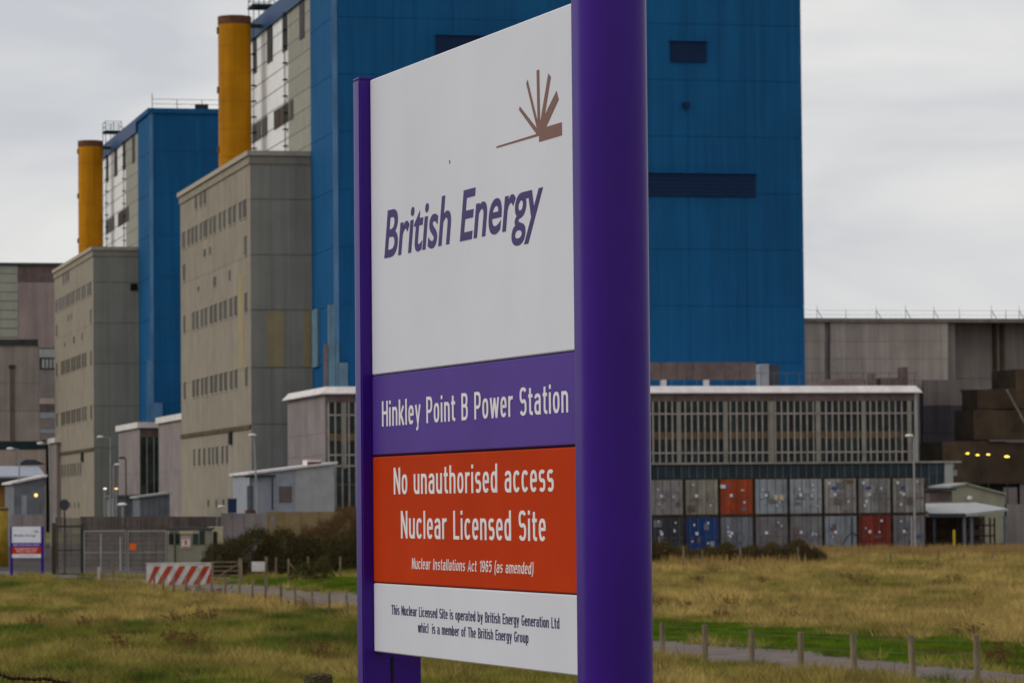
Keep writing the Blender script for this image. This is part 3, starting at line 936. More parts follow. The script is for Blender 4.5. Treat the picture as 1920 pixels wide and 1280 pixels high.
def right_building():
    yl = 322.0
    x0 = hit_front(1490, 700, yl).x
    t = site_thing('concrete_hall', x0, yl, 'flat roofed weathered concrete hall with roof railing right of the blue tower', 'building')
    cols = [(1490, 1546), (1557, 1624), (1624.5, 1700), (1700.5, 1777)]
    for a, b in cols:
        for ya, yb in ((601, 640), (640.5, 672), (672.5, 713), (713.5, 1000)):
            box_px(t, 'wall_panel', a, ya, b, yb, yl, .4, M_CONC, x0, yl)
    box_px(t, 'core', 1490, 602, 1790, 1000, yl + .4, 22, M_CONC_DK, x0, yl)
    box_px(t, 'recess', 1546, 601, 1557, 1000, yl + .3, .09, M_CONC_DK, x0, yl)
    for a, b in ((1790, 1862), (1862.5, 1888), (1888.5, 1930), (1930.5, 2010), (2010.5, 2090)):
        for ya, yb in ((601, 709), (709.5, 1000)):
            box_px(t, 'ribbed_panel', a, ya, b, yb, yl + 3, .4, M_CONC_DK, x0, yl)
    box_px(t, 'return_wall', 1777.3, 601, 1789.7, 1000, yl + 2.9, .4, M_BROWN_DK, x0, yl)
    box_px(t, 'wing_core', 1790, 602, 2090, 1000, yl + 3.45, 18, M_CONC_DK, x0, yl)
    for a in (1866, 1880):
        box_px(t, 'downpipe', a, 604, a + 2.5, 900, yl + 2.8, .19, M_BROWN_DK, x0, yl)
    zt = hit_front(1700, 597, yl).z
    q = hit_front(2090, 597, yl)
    bx('coping', t, -.2, q.x - x0, -.3, 22, zt - .35, zt, M_CONC_DK)
    rl = MB()
    xa = hit_front(1510, 590, yl).x - x0; xb = q.x - x0
    for a, h in ((1534, 26), (1588, 20), (1645, 24), (1700, 28), (1753, 26), (1801, 22), (1861, 28), (1888, 20), (1913, 26), (1960, 24), (2010, 24)):
        x = hit_front(a, 590, yl).x - x0
        rl.tube((x, .3, zt), (x, .3, zt + h*.046), .035, .015, n=4)
        if h > 23: rl.tube((x + .5, .3, zt), (x, .3, zt + h*.03), .035, n=4)
    for z in (.35, .75): rl.tube((xa, .3, zt + z), (xb, .3, zt + z), .014, n=4)
    rl.build('roof_railing', M_RAILING, t)
    # lower darker block in front of it
    yb_ = yl - 1.2
    xb0 = hit_front(1732, 709, yb_).x
    t2 = site_thing('plant_block', xb0, yb_, 'plant block coloured dark with shade and dirt, rising right of the white cornice end', 'building')
    for a, b in ((1732, 1770), (1770.4, 1800), (1800.4, 1835)):
        for ya, yb in ((712, 760), (760.5, 812), (812.5, 1000)):
            box_px(t2, 'wall_panel', a, ya + (24 if a > 1790 and ya == 712 else 0), b, yb, yb_, .3, M_CONC_DK if ya < 760 else M_CONC_VDK, xb0, yb_)  # lower rows get the concrete with shade and dirt in its colour
    box_px(t2, 'core', 1733, 730, 1834, 1000, yb_ + .3, .7, M_CONC_VDK, xb0, yb_)
    # brown boarded structure
    yc_ = yl - 14
    xc0 = hit_front(1770, 900, yc_).x
    t3 = site_thing('boarded_structure', xc0, yc_, 'stepped dark brown boarded structure behind the row of yellow lamps', 'building')
    for (a, ya, b, yb, dp) in ((1833, 730, 1868, 766, 4), (1868.5, 728, 1904, 766, 4.2), (1826, 767, 1862, 824, 5), (1862.5, 768, 1925, 824, 5.2), (1905, 692, 1960, 766, 6),
                               (1768, 827, 1830, 905, 6), (1830.5, 826, 1885, 905, 6.2), (1885.5, 829, 1960, 905, 6.1)):
        box_px(t3, 'boarding', a, ya, b, yb, yc_, dp, M_BROWN_DK, xc0, yc_)
    box_px(t3, 'ledge', 1855, 824, 1960, 827, yc_ - .3, 1, M_CONC_DK, xc0, yc_)
    box_px(t3, 'base', 1790, 905.5, 1960, 1010, yc_ + .5, 6, M_GAP, xc0, yc_)
    for (a, ya, b, yb) in ((1882, 913, 1907, 945), (1913, 905, 1960, 945)):
        box_px(t3, 'pale_panel', a, ya, b, yb, yc_ + .3, .19, M_CONC_DK, xc0, yc_)
    st = MB(); p, q = hit_front(1887, 730, yc_ - .6), hit_front(1925, 800, yc_ - .6)
    st.tube((p.x - xc0, -.6, p.z), (q.x - xc0, -.6, q.z), .12, n=5)
    st.build('diagonal_strut', M_CONC_DK, t3)
right_building()

# ------------------------------------------------------------------ far left buildings
def left_buildings():
    yl = 560.0
    x0 = hit_front(-60, 600, yl).x
    t = site_thing('far_hall', x0, yl, 'large distant pinkish grey hall with pale banded end, far left edge', 'building')
    for k in range(9):
        ya = 497 + k*17
        box_px(t, 'banded_sheet', -60, ya, 33, ya + 15.6, yl, .5, M_BAND, x0, yl)
    box_px(t, 'upper_cladding', 33.5, 497, 60, 529, yl, .5, M_BROWNW, x0, yl)
    box_px(t, 'upper_cladding', 60.3, 497, 90, 529, yl, .5, M_BROWNW, x0, yl)
    box_px(t, 'upper_cladding', 90.3, 497, 130, 529, yl, .5, M_BROWNW, x0, yl)
    for k in range(3):
        box_px(t, 'wall_panel', 33.5 + k*32, 529.5, 65 + k*32, 652, yl, .5, M_PINKWALL, x0, yl)
    box_px(t, 'core', -60, 498, 130, 1000, yl + .5, 30, M_CONC_DK, x0, yl)
    box_px(t, 'coping', -60, 493, 130, 497, yl - .3, 30, M_SLATE, x0, yl)
    box_px(t, 'pale_band', 60, 654, 130, 670, yl - .4, .8, M_SHED_GREY, x0, yl)
    box_px(t, 'window_band', 60, 670.5, 130, 692, yl - .1, .5, M_SLATE, x0, yl)
    for a in (79, 86, 93, 100):
        box_px(t, 'window', a, 673, a + 4.5, 690, yl - .3, .15, M_SHED_GREY, x0, yl)
    for (ya, yb, m) in ((693, 745, M_GREYPINK), (745.5, 757, M_CONC), (757.5, 772, M_BROWNW), (772.5, 784, M_SHED_BLUE), (784.5, 803, M_GREYPINK), (803.5, 812, M_SHED_BLUE), (812.5, 1000, M_CONC_DK)):
        box_px(t, 'lower_band', 60, ya, 130, yb, yl - .1, .5, m, x0, yl)
    yl = 480.0
    x0 = hit_front(-60, 700, yl).x
    t = site_thing('pump_house', x0, yl, 'grey concrete building with dark green parapet at the left edge', 'building')
    for a, b in ((-60, 24), (24.4, 74)):
        for ya, yb in ((647, 718), (718.4, 770), (770.4, 827)):
            box_px(t, 'wall_panel', a, ya, b, yb, yl, .4, M_PALECONC, x0, yl)
    box_px(t, 'core', -60, 648, 74, 1000, yl + .4, 20, M_CONC_DK, x0, yl)
    box_px(t, 'parapet', -60, 636, 71, 647, yl - .3, 20, M_SLATE, x0, yl)
    box_px(t, 'pipe', 19, 690, 27, 828, yl - .2, .19, M_BROWNW, x0, yl)
    box_px(t, 'vent_head', 17, 684, 29, 690, yl - .3, .3, M_BROWN_DK, x0, yl)
    box_px(t, 'window_strip', -60, 827.5, 86, 842, yl - .15, .5, M_GLASS_BL, x0, yl)
    box_px(t, 'base_wall', -60, 842.5, 86, 1000, yl - .05, .5, M_CONC, x0, yl)
    # blue roofed shed
    yl = 400.0
    x0 = hit_front(-60, 900, yl).x
    t = site_thing('blue_roofed_shed', x0, yl, 'long shed with pale blue sloping roof over a wall with painted amber light, left edge', 'building')
    p, q, r = hit_front(-60, 893, yl), hit_front(84, 893, yl), hit_front(0, 872, yl)
    W = q.x - x0
    mb = MB(); zr = r.z; ze = p.z
    mb.add([(0, -1, ze), (W, -1, ze), (W, 7, zr), (0, 7, zr), (0, 7, zr - .3), (W, 7, zr - .3), (W, -1, ze - .15), (0, -1, ze - .15)],
           [(0, 1, 2, 3), (7, 6, 1, 0), (3, 2, 5, 4), (4, 5, 6, 7), (1, 6, 5, 2), (0, 3, 4, 7)])
    mb.build('roof', M_ROOFBLUE, t)
    pk = hit_front(55, 861, yl + 7); pa = hit_front(33, 871, yl + 7); pb = hit_front(86, 870, yl + 7)
    MB().prism([(pa.x - x0, pa.z), (pb.x - x0, pb.z), (pk.x - x0 + .6, pk.z), (pk.x - x0 - .4, pk.z)], 7.01, 12).build('rear_roof', M_SLATE, t)
    bx('eave', t, 0, W, -.9, .2, ze - .95, ze - .2, M_SLATE)
    for k in range(5):
        bx('wall_panel', t, k*W/5, (k+1)*W/5 - .04, .2, .5, 0.5, ze - .96, M_AMBER_LIT)  # panels coloured as lit orange under the eave
    bx('core', t, .05, W - .1, .5, 6.8, .5, ze - .2, M_SLATE)
left_buildings()

def shed(name, pts, Y, depth, wall, label, roofm=M_WHITE, split=None, zb=None):
    """front elevation given as pixels: left x, left top, right x, right top"""
    (xa, ya, xb, yb) = pts
    a, b = at(xa, ya, Y), at(xb, yb, Y)
    a, b = to_site(a), to_site(b)
    yl = (a.y + b.y)/2
    a, b = hit_front(xa, ya, yl), hit_front(xb, yb, yl)
    t = site_thing(name, a.x, yl, label, 'shed')
    g = gz(site_world(a.x, yl).x, Y) - .2
    W = b.x - a.x
    MB().prism([(0, g), (W, g), (W, b.z - .02), (0, a.z - .02)], 0, depth).build('wall', wall, t)
    rt = .16
    MB().prism([(-.25, a.z - .02), (W + .2, b.z), (W + .2, b.z + rt), (-.25, a.z + rt - .02)], -.3, depth + .2).build('roof', roofm, t)
    return t, a, b, yl, W, g

t, a, b, yl, W, g = shed('store_shed', (470, 889, 627, 869), 280, 9, M_SHED_BLUE, 'pale blue and grey sheet metal shed with sloping white roof left of the glazed hall')
p, q = hit_front(553, 955, yl), hit_front(626, 868, yl)
zt0 = hit_front(553, 879, yl).z
MB().prism([(p.x - a.x, g), (W - .01, g), (W - .01, b.z - .05), (p.x - a.x, zt0 - .05)], -.06, -.003).build('grey_bay', M_SHED_GREY, t)
p, q = hit_front(524, 941, yl), hit_front(547, 911, yl)
bx('louvre', t, p.x - a.x, q.x - a.x, -.08, -.003, p.z, q.z, M_BROWNW)
p, q = hit_front(458, 895, yl), hit_front(515, 890, yl)
bx('gutter', t, p.x - a.x, q.x - a.x, -.45, -.31, p.z, q.z, M_STEEL_DK)
for (x_, yb_) in ((508, 955), (467, 912)):
    p, q = hit_front(x_, yb_, yl), hit_front(x_ + 2.5, 895, yl)
    bx('downpipe', t, p.x - a.x, q.x - a.x, -.42, -.34, p.z, q.z, M_STEEL_DK)
p, q = hit_front(580, 872, yl), hit_front(606, 865, yl)
bx('roof_hatch', t, p.x - a.x, q.x - a.x, 1, 3, p.z, q.z + .15, M_WHITE)
bx('hatch_vent', t, p.x - a.x, q.x - a.x, .8, .99, p.z + .02, q.z, M_RUST)
p, q = hit_front(463, 962, yl - 2), hit_front(475, 912, yl - 2)
tk = site_thing('gas_cylinder', (p.x + q.x)/2, yl - 2, 'upright dark cylinder tank standing by the shed corner below the lamp post', 'tank', z=g)
rr = (q.x - p.x)/2
MB().zprism([(rr*math.cos(i*math.pi/8), rr*math.sin(i*math.pi/8)) for i in range(16)], 0, q.z - g).build('tank_body', M_SLATE, tk, True)
MB().ball((0, 0, q.z - g), rr, (1, 1, .5)).build('tank_dome', M_SLATE, tk, True)
MB().zprism([(rr*1.6*math.cos(i*math.pi/8), rr*1.6*math.sin(i*math.pi/8)) for i in range(16)], p.z - g, p.z - g + .25).build('tank_base', M_RUST, tk)

shed('grey_lean_to', (262, 933, 318, 925), 330, 6, M_SHED_DK, 'slate grey lean-to with pale roof edge left of the cream block foot', M_SHED_GREY)
shed('small_kiosk', (212, 931, 258, 929), 335, 5, M_SHED_DK, 'small slate kiosk below the dark lamp post between the cream blocks', M_SHED_DK)
t, a, b, yl, W, g = shed('grey_store', (26, 907, 84, 893), 300, 8, M_SHED_DK, 'slate grey store with white sloping verge in front of the blue roofed shed', M_WHITE)
p = hit_front(67, 928, yl)
MB().ball((p.x - a.x, -.2, p.z), .14).build('bulkhead_lamp', M_LIT_A, t, True)
bx('door', t, hit_front(40, 950, yl).x - a.x, hit_front(50, 950, yl).x - a.x, -.08, -.003, g, hit_front(45, 928, yl).z, M_SHED_BLUE)

# second glazed hall and link block between the two towers
def link_block(name, xa, ya_t, xb, yb_t, Yf, label, glazed_to=None, depth=None):
    """corner at xb (front), flank runs back to xa"""
    c = to_site(at(xb, yb_t, Yf))
    t = site_thing(name, c.x, c.y, label, 'building')
    D = hit_side(xa, ya_t, c.x).y - c.y
    ct = c.z; cb = ct - .62
    W = (hit_front(glazed_to, 800, c.y).x - c.x) if glazed_to else 12
    MB().box(.1, W, .12, D, -.5, cb).build('core', M_GAP, t)
    bx('cornice', t, -.3, W, -.3, D + .2, cb, ct, M_WHITE)
    for k in range(4):
        for z0, z1 in ((.5, 4), (4, 8), (8, cb - .01)):
            bx('wall_panel', t, 0, .09, .1 + k*(D-.1)/4 + .01, .1 + (k+1)*(D-.1)/4 - .01, z0 + .01, z1 - .01, M_GREYPINK)
    if glazed_to:
        n = max(2, int(W/.75)); pw = W/n
        bx('head_panel', t, .0, W, .02, .1, cb - 1.0, cb - .003, M_BROWNW)
        zs = [1.5, 4.2, 6.8, 9.0, cb - 1.0]
        for k in range(n):
            for z0, z1 in zip(zs[:-1], zs[1:]):
                bx('pane', t, k*pw + .05, (k+1)*pw - .05, .04, .1, z0 + .04, z1 - .04, M_GLASS)
            bx('mullion', t, k*pw - .05, k*pw + .05, .0, .11, 1.5, cb - 1.003, M_MULL)
    else:
        bx('front_wall', t, 0, W, .0, .09, .5, cb - .004, M_GREYPINK)
    return t
link_block('rear_turbine_hall', 222, 801, 262, 791, 396, 'smaller far glazed hall with white cornice between the two cream blocks', 420)
link_block('link_block', 297, 784, 352, 773, 372, 'grey flanked link block with white cornice abutting the nearer cream block')
link_block('rear_annex', 83, 828, 106, 820, 470, 'grey block with white cornice peeping out left of the farther cream block')

# walls at the foot of the buildings
def wall_thing(name, a, ya, b, yb, Y, depth, m, label, n=6, cap=None):
    A, B = at(a, ya, Y), at(b, ya, Y)
    t = thing(name, (A.x, Y, 0), label, 'wall')
    L = B.x - A.x
    zb = at((a+b)/2, yb, Y).z
    for k in range(n):
        bx('wall_panel', t, k*L/n + .01, (k+1)*L/n - .01, 0, depth, zb, A.z + (B.z - A.z)*k/n, m)
    if cap: bx('wall_cap', t, -.05, L + .05, -.06, depth + .06, A.z + .003, A.z + .14, cap)
    return t
wall_thing('concrete_wall', 150, 968, 415, 1050, 290, .4, M_DINGY, 'long low grey concrete wall behind the mesh gates', 9)
wall_thing('panel_wall', 414, 962, 502, 1050, 262, .5, M_GREYPINK, 'short pinkish grey panel wall above the dark brambles', 4)
wall_thing('sandy_wall', 500, 959, 760, 1050, 255, .5, M_SAND, 'sandy brown wall behind the bare shrub, below the pale shed', 8)
wall_thing('wall_block', 20, 964, 84, 1050, 275, .5, M_GREYPINK, 'pale grey wall just behind the small distant sign', 3)
t = thing('equipment_box', at(513, 968, 250), 'pale sandy equipment box against the sandy wall', 'box')
bx('cabinet', t, -.45, .5, 0, .7, -3.2, .2, M_SAND); bx('hatch', t, -.2, .1, -.03, -.003, -.6, .0, M_CONC_DK)
t = thing('navy_cabinet', at(435, 960, 262 - 1), 'small navy blue cabinet on top of the pinkish grey wall', 'box')
bx('cabinet', t, -.3, .3, 0, .5, -.05, .9, M_NAVYBOX); bx('cabinet_lid', t, -.34, .34, -.04, .54, .903, .98, M_SLATE)
t = thing('yellow_tank', at(2, 990, 262), 'tall bright yellow tank cut off by the left edge', 'tank')
MB().zprism([(.5*math.cos(i*math.pi/8), .5*math.sin(i*math.pi/8)) for i in range(16)], -3, 1.5).build('tank_body', mat('ochre_tank_paint', (.30, .19, .02), rough=.6, var=.2), t, True)
MB().zprism([(.53*math.cos(i*math.pi/8), .53*math.sin(i*math.pi/8)) for i in range(16)], 1.3, 1.42).build('tank_band', M_SLATE, t)

# ------------------------------------------------------------------ guard hut, gates, barrier
Yh_ = 236
A, B = at(314, 990, Yh_), at(391, 990, Yh_)
g0 = gz(A.x, Yh_)
t = thing('guard_hut', (A.x, Yh_, g0), 'flat roofed grey green cabin with dark windows behind the striped barrier', 'cabin')
L = B.x - A.x; Hh = A.z - g0
MB().box(0, L, 0, 3, -.1, Hh - .12).build('wall', M_HUT, t)
bx('roof', t, -.12, L + .12, -.12, 3.1, Hh - .118, Hh + .02, M_SLATE)
bx('eave_trim', t, .02, L*.78, -.05, -.003, Hh - .34, Hh - .14, M_CREAMP)
for a_, b_ in ((317, 337), (362, 384)):
    p, q = at(a_, 1020, Yh_), at(b_, 995, Yh_)
    w = bx('window', t, p.x - A.x, q.x - A.x, -.05, -.003, p.z - g0, q.z - g0, M_GLASS)
    bx('glazing_bar', w, .47, .53, -.6, 0, 0, 1, M_HUT)
p, q = at(340, 1027, Yh_), at(357, 1006, Yh_)
s_ = bx('notice', t, p.x - A.x, q.x - A.x, -.07, -.004, p.z - g0, q.z - g0, M_WHITEP)
for z0, z1 in ((.06, .16), (.84, .94)): bx('red_band', s_, .08, .92, -.15, -.05, z0, z1, M_REDP)
bx('red_figure', s_, .38, .62, -.15, -.05, .3, .72, M_REDP)
bx('door_post', t, p.x - A.x - .45, p.x - A.x - .36, -.06, -.004, 0, Hh - .36, M_SLATE)
A2 = at(391, 987, 240); gA = gz(A2.x, 240)
t = thing('kiosk_booth', (A2.x, 240, gA), 'narrow cream booth with dark door slit at the right of the cabin', 'booth')
wd = at(415, 987, 240).x - A2.x; Hb = A2.z - gA
bx('wall', t, 0, wd, 0, 1.2, -.1, Hb - .08, M_CREAMP); bx('door', t, wd*.36, wd*.68, -.05, -.003, .0, Hb - .3, M_GLASS); bx('roof', t, -.05, wd + .05, -.06, 1.25, Hb - .078, Hb, M_CREAMP)

# striped barrier
Ybar = 203
A, B = at(274, 1057, Ybar), at(398, 1058, Ybar)
zb = gz((A.x+B.x)/2, Ybar)
t = thing('striped_barrier', (A.x, Ybar, zb), 'red and white diagonally striped barrier block across the track', 'barrier')
L = B.x - A.x; Hb = A.z - zb
MB().prism([(0, 0), (L, 0), (L, Hb - .03), (.02, Hb)], 0, .55).build('block', M_WHITEP, t)
bx('cap', t, -.02, L + .02, -.03, .58, Hb + .003, Hb + .05, M_WHITEP)
for k in range(6):
    x = -.15 + k*.68
    pts = [(x, .06), (x + .34, .06), (x + .34 + .62, Hb - .12), (x + .62, Hb - .12)]
    pts = [(min(max(u, .03), L - .03), v) for u, v in pts]
    MB().prism(pts, -.015, -.003).build('red_stripe', M_REDP, t)
for k in (0, 1):
    bx('foot', t, .3 + k*(L - 1.0), .8 + k*(L - 1.0), -.1, .65, -.12, -.003, M_CONC)

# mesh gates
def mesh_gate(a, b, ytop, Y, label, dark=False, zb_add=.05):
    A, B = at(a, ytop, Y), at(b, ytop, Y)
    g = gz((A.x+B.x)/2, Y)
    t = thing('mesh_gate', (A.x, Y, g), label, 'gate', 0, 'mesh gates of the perimeter')
    L = B.x - A.x; Hg = A.z - g
    m = M_STEEL_DK if dark else M_STEEL
    bx('top_rail', t, 0, L, -.04, .04, Hg - .08, Hg, m)
    bx('bottom_rail', t, 0, L, -.03, .03, zb_add, zb_add + .06, m)
    for x in (0, L - .06): bx('stile', t, x, x + .06, -.031, .031, zb_add, Hg + .002, m)
    bx('mid_rail', t, .06, L - .06, -.025, .025, Hg*.5, Hg*.5 + .05, m)
    w = MB(); n = int(L/.13)
    for k in range(n):
        x = .06 + (L-.12)*k/n
        w.tube((x, 0, zb_add), (x, 0, Hg - .04), .011, n=3)
    for k in range(int(Hg/.3)):
        z = zb_add + .15 + .3*k
        w.tube((.05, 0.01, z), (L-.05, 0.01, z), .007, n=3)
    kind(w.build('wire_mesh', M_STEEL, t), 'stuff')
    return t
mesh_gate(107, 153, 985, 232, 'leftmost narrow mesh gate leaf, right of the small distant sign, with a dark bottom rail', True)
mesh_gate(157, 236, 994, 231, 'mesh gate leaf in the middle, left of the orange square board')
mesh_gate(239, 312, 994, 230, 'mesh gate leaf carrying the orange square board, left of the cabin')
def post(name, px_, ytop, Y, r, m, label, cat='post', group=None, square=False, lean=0.0, cap=None):
    A = at(px_, ytop, Y); g = gz(A.x, Y)
    t = thing(name, (A.x, Y, g), label, cat, 0, group)
    if square: MB().box(-r, r, -r, r, -.2, A.z - g).build('shaft', m, t)
    else: MB().tube((lean, 0, -.2), (0, 0, A.z - g), r*1.15, r, 8).build('shaft', m, t, False)
    bx('foot_plate', t, -r*2, r*2, -r*2, r*2, -.02, .05, m)
    return t, A.z - g
# palisade behind the gates
A = at(104, 970, 258); B = at(330, 970, 258); gp = gz(0.5*(A.x+B.x), 258)
t = thing('palisade_fence', (A.x, 258, gp), 'brownish grey palisade fence standing behind the mesh gates', 'fence')
M_PALE = mat('palisade_grey', (0.125, 0.10, 0.088), rough=.8, var=.15, rand=.3)
npl = 64
for k in range(npl):
    x = (B.x - A.x)*k/npl
    bx('pale', t, x, x + .085, -.02, .02, .05, A.z - gp + random.uniform(-.06, .06), M_PALE)
for z in (.4, (A.z - gp)*.8): bx('rail', t, 0, B.x - A.x, .023, .08, z, z + .07, M_PALE)
post('gate_post', 154, 982, 231.5, .075, M_STEEL_DK, 'dark steel gate post right of the leftmost mesh gate leaf', square=True)
post('gate_post', 101, 980, 232.5, .12, M_BROWN_DK, 'thick dark brown gate post beside the small distant sign', square=True)
for (a, yt, Yq, r, lb) in ((189, 1000, 240, .05, 'thin pale steel post behind the middle mesh gate leaf'), (226, 1006, 244, .06, 'thicker pale steel bollard behind the mesh gates, near the short wide headed lamp'),
                           (268, 1004, 243, .045, 'thin dark steel post right of the orange square board'), (292, 998, 246, .05, 'thin brown post just left of the cabin')):
    post('steel_post', a, yt, Yq, r, M_STEEL if 'pale' in lb else M_BROWN_DK, lb)
p = at(249, 1024, 229.8)
t = thing('orange_board', p, 'orange square warning board hung on the mesh gate', 'sign')
bx('board', t, -.2, .2, -.03, 0, -.22, .22, M_ORANGE); bx('edge_strip', t, -.2, .2, -.035, .005, .223, .25, M_STEEL_DK)
t, h = post('round_sign', 121, 946, 233, .05, M_STEEL_DK, 'round dark traffic sign seen from behind on a dark pole', 'sign')
t.children[0]
N = 20
dm = MB(); dm.prism([(.32*math.cos(-2*math.pi*i/N), h + .0 + .36*math.sin(2*math.pi*i/N)*-1) for i in range(N)][::-1], -.06, -.03)
dm.build('disc', M_SLATE, t)
bx('sign_base', t, -.16, .16, -.1, .1, -.1, .12, M_STEEL_DK)

# dwarf timber fences and field gate on the left
def fence(name, posts, label, wires=2, h_add=0.0, r=.055, brace=None, rail=False, mw=M_WOOD):
    """posts: (px, top y, bottom y) -> stood on the ground along the bottom point"""
    g0 = ground_at(posts[0][0], posts[0][2])
    t = thing(name, g0, label, 'fence')
    tops = []
    me = {}
    for i, (a, yt, yb) in enumerate(posts):
        g = ground_at(a, yb)
        T = at(a, yt, g.y)
        H = T.z - g.z
        l1, l2 = random.gauss(0, .02), random.gauss(0, .02)
        mb = MB(); mb.tube((0, 0, -.3), (l1, l2, H), r*1.1, r, 8)
        o = mb.build('post', mw, t)
        o.location = g - g0
        tops.append((g - g0, H))
    for k in range(wires):
        w = MB(); f = .9 - .28*k
        for (a, ha), (b, hb) in zip(tops[:-1], tops[1:]):
            if (b - a).length > 16: continue
            w.tube(a + Vector((0, -.06, ha*f)), b + Vector((0, -.06, hb*f)), .003, n=3)
        w.build('wire', M_RAILING, t)
    if brace:
        i, dx = brace
        a, ha = tops[i]
        MB().tube(a + Vector((0, -.05, ha*.85)), a + Vector((dx, -.1, .0)), .05, .05, 6).build('brace', mw, t)
    return t
fence('track_fence', [(290,1077,1112),(306,1078,1114),(327,1079,1116),(349,1079,1118),(373,1080,1120),(397,1081,1122),(422,1082,1124),(449,1084,1127),(473,1087,1131),(499,1090,1135),(527,1094,1139),(555,1098,1144),(586,1103,1150),(618,1108,1156),(651,1113,1161)],
      'run of small weathered fence posts along the track, left of the big sign')
fence('track_fence', [(1242,1166,1236),(1323,1170,1243),(1410,1179,1254),(1502,1184,1264),(1602,1187,1272),(1713,1190,1280),(1833,1189,1288)],
      'run of taller weathered fence posts along the track, right of the big sign', r=.075)
fence('paddock_fence', [(517.5,1044,1088),(541,1047,1090),(578,1043,1085),(638,1043,1082),(700,1043,1080)], 'timber post fence with a diagonal brace in front of the brambles', brace=(1, 1.0))
fence('container_fence', [(1281,1022,1068),(1317,1030,1064),(1389,1026,1064),(1497,1024,1062),(1670,1036,1060),(1759,1032,1058),(1806,1034,1058),(1860,1032,1056)], 'sparse thin post fence across the dry field in front of the containers', r=.045)
t, h = post('notice_post', 499, 1043, 189, .07, M_WOOD, 'timber post holding the small white notice', square=True)
p = at(484, 1061, 188.8)
n_ = thing('white_notice', p, 'small blank white notice board beside the timber post on the verge', 'sign')
bx('board', n_, -.33, .35, -.03, 0, -.26, .24, M_WHITEP); bx('batten', n_, -.4, .45, .003, .04, -.03, .03, M_WOOD)
# field gate
g0 = ground_at(449, 1098); A = at(396, 1050, g0.y + 4); Yg = g0.y
ga = Vector((at(396, 1050, Yg + 3).x, Yg + 3, gz(at(396, 1050, Yg + 3).x, Yg + 3)))
t = thing('field_gate', ga, 'open barred timber field gate right of the striped barrier', 'gate')
L = at(447, 1050, Yg).x - ga.x; Hg = at(396, 1051, Yg + 3).z - ga.z
for k in range(5):
    bx('bar', t, 0, L, -.02, .02, .2 + k*(Hg - .25)/4.2, .27 + k*(Hg - .25)/4.2, M_WOOD)
for x in (0, L - .08): bx('stile', t, x, x + .08, -.022, .022, .15, Hg, M_WOOD)
MB().tube((.1, -.04, .22), (L - .1, -.04, Hg - .1), .035, n=6).build('diagonal_bar', M_WOOD, t)
post('gate_post', 450, 1046, Yg, .09, M_WOOD, 'timber gate post at the right end of the field gate', square=True)
post('gate_post', 212, 1054, 214, .07, M_WOOD, 'short thick timber post on the grass left of the striped barrier', square=True)
post('gate_post', 185, 1062, 213, .07, M_CONC, 'short pale concrete post left of the timber post, near the striped barrier', square=True)

# ------------------------------------------------------------------ lamp posts
def lamp_post(px_, ytop, Y, hx, label, m=M_STEEL, head=M_LAMPW, r=.07, foot=None, lit=None, hs=1.0):
    A = at(px_, ytop, Y); g = gz(A.x, Y); H = A.z - g
    fx_ = 0 if foot is None else at(foot, 960, Y).x - A.x
    t = thing('lamp_post', (A.x, Y, g), label, 'street lamp', 0, 'lamp posts around the station')
    MB().tube((fx_, 0, -.2), (0, 0, H), r*1.3, r*.8, 8).build('pole', m, t)
    dx = (hx - px_)/F*Y
    if abs(dx) > .15:
        MB().tube((0, 0, H - .05), (dx*.6, 0, H + .08), r*.6, r*.5, 6).build('arm', m, t)
    hd = MB(); hd.ball((dx, 0, H + .06), .32*hs, (1.0, .6, .36)); hd.build('lamp_head', lit or head, t, True)
    MB().box(-r*1.6 + fx_, r*1.6 + fx_, -r*1.6, r*1.6, -.1, .5).build('base_box', m, t)
    return t
lamp_post(36, 842, 300, 19, 'pale lamp post at far left in front of the blue roofed shed')
lamp_post(92, 832, 300, 76, 'pale lamp post beside the left edge of the farther cream block', foot=97)
lamp_post(207, 820, 320, 188, 'tall pale lamp post right of the farther cream block corner')
lamp_post(213, 872, 318, 220, 'shorter pale lamp post left of the far glazed hall', hs=.9)
lamp_post(236, 859, 330, 229, 'dark brown lamp post in front of the far glazed hall', m=M_BROWN_DK, head=M_BROWN_DK)
lamp_post(230, 947, 262, 229, 'short lamp post with wide white head above the mesh gate', hs=1.1)
lamp_post(196, 917, 300, 197, 'low lamp post with a lit white globe, left one of the lit pair', lit=M_LIT_W, hs=.45)
lamp_post(218, 917, 300, 218, 'low lamp post with a lit warm globe, right one of the lit pair', lit=M_LIT_A, hs=.45)
lamp_post(476, 817, 270, 473, 'leaning pale lamp post in front of the nearer cream block corner', foot=487)
lamp_post(1713, 818, 248, 1705, 'tall pale lamp post in front of the right end of the container row', hs=.9)
lamp_post(1814, 851, 296, 1814, 'dark post with yellow lamp, leftmost of the four yellow lamps', m=M_STEEL_DK, lit=M_LIT_Y, hs=.5)
lamp_post(1833, 854, 296, 1833, 'yellow lamp second from left of the four by the boarded structure', m=M_STEEL_DK, lit=M_LIT_Y, hs=.5, r=.04)
lamp_post(1853, 853, 296, 1853, 'yellow lamp third from left of the four by the boarded structure', m=M_STEEL_DK, lit=M_LIT_Y, hs=.5, r=.04)
lamp_post(1888, 857, 290, 1888, 'largest and rightmost of the four yellow lamps by the boarded structure', m=M_STEEL_DK, lit=M_LIT_Y, hs=.68, r=.04)
p = at(415, 949, 262)
t = thing('flood_lamp', p, 'small white flood lamp on a bracket above the pinkish grey wall', 'lamp')
MB().ball((0, 0, 0), .22, (1.2, .7, .4)).build('lamp_head', M_LAMPW, t, True)
MB().tube((-.25, 0, -.05), (-.35, 0, -1.6), .03, n=5).build('bracket', M_STEEL, t)

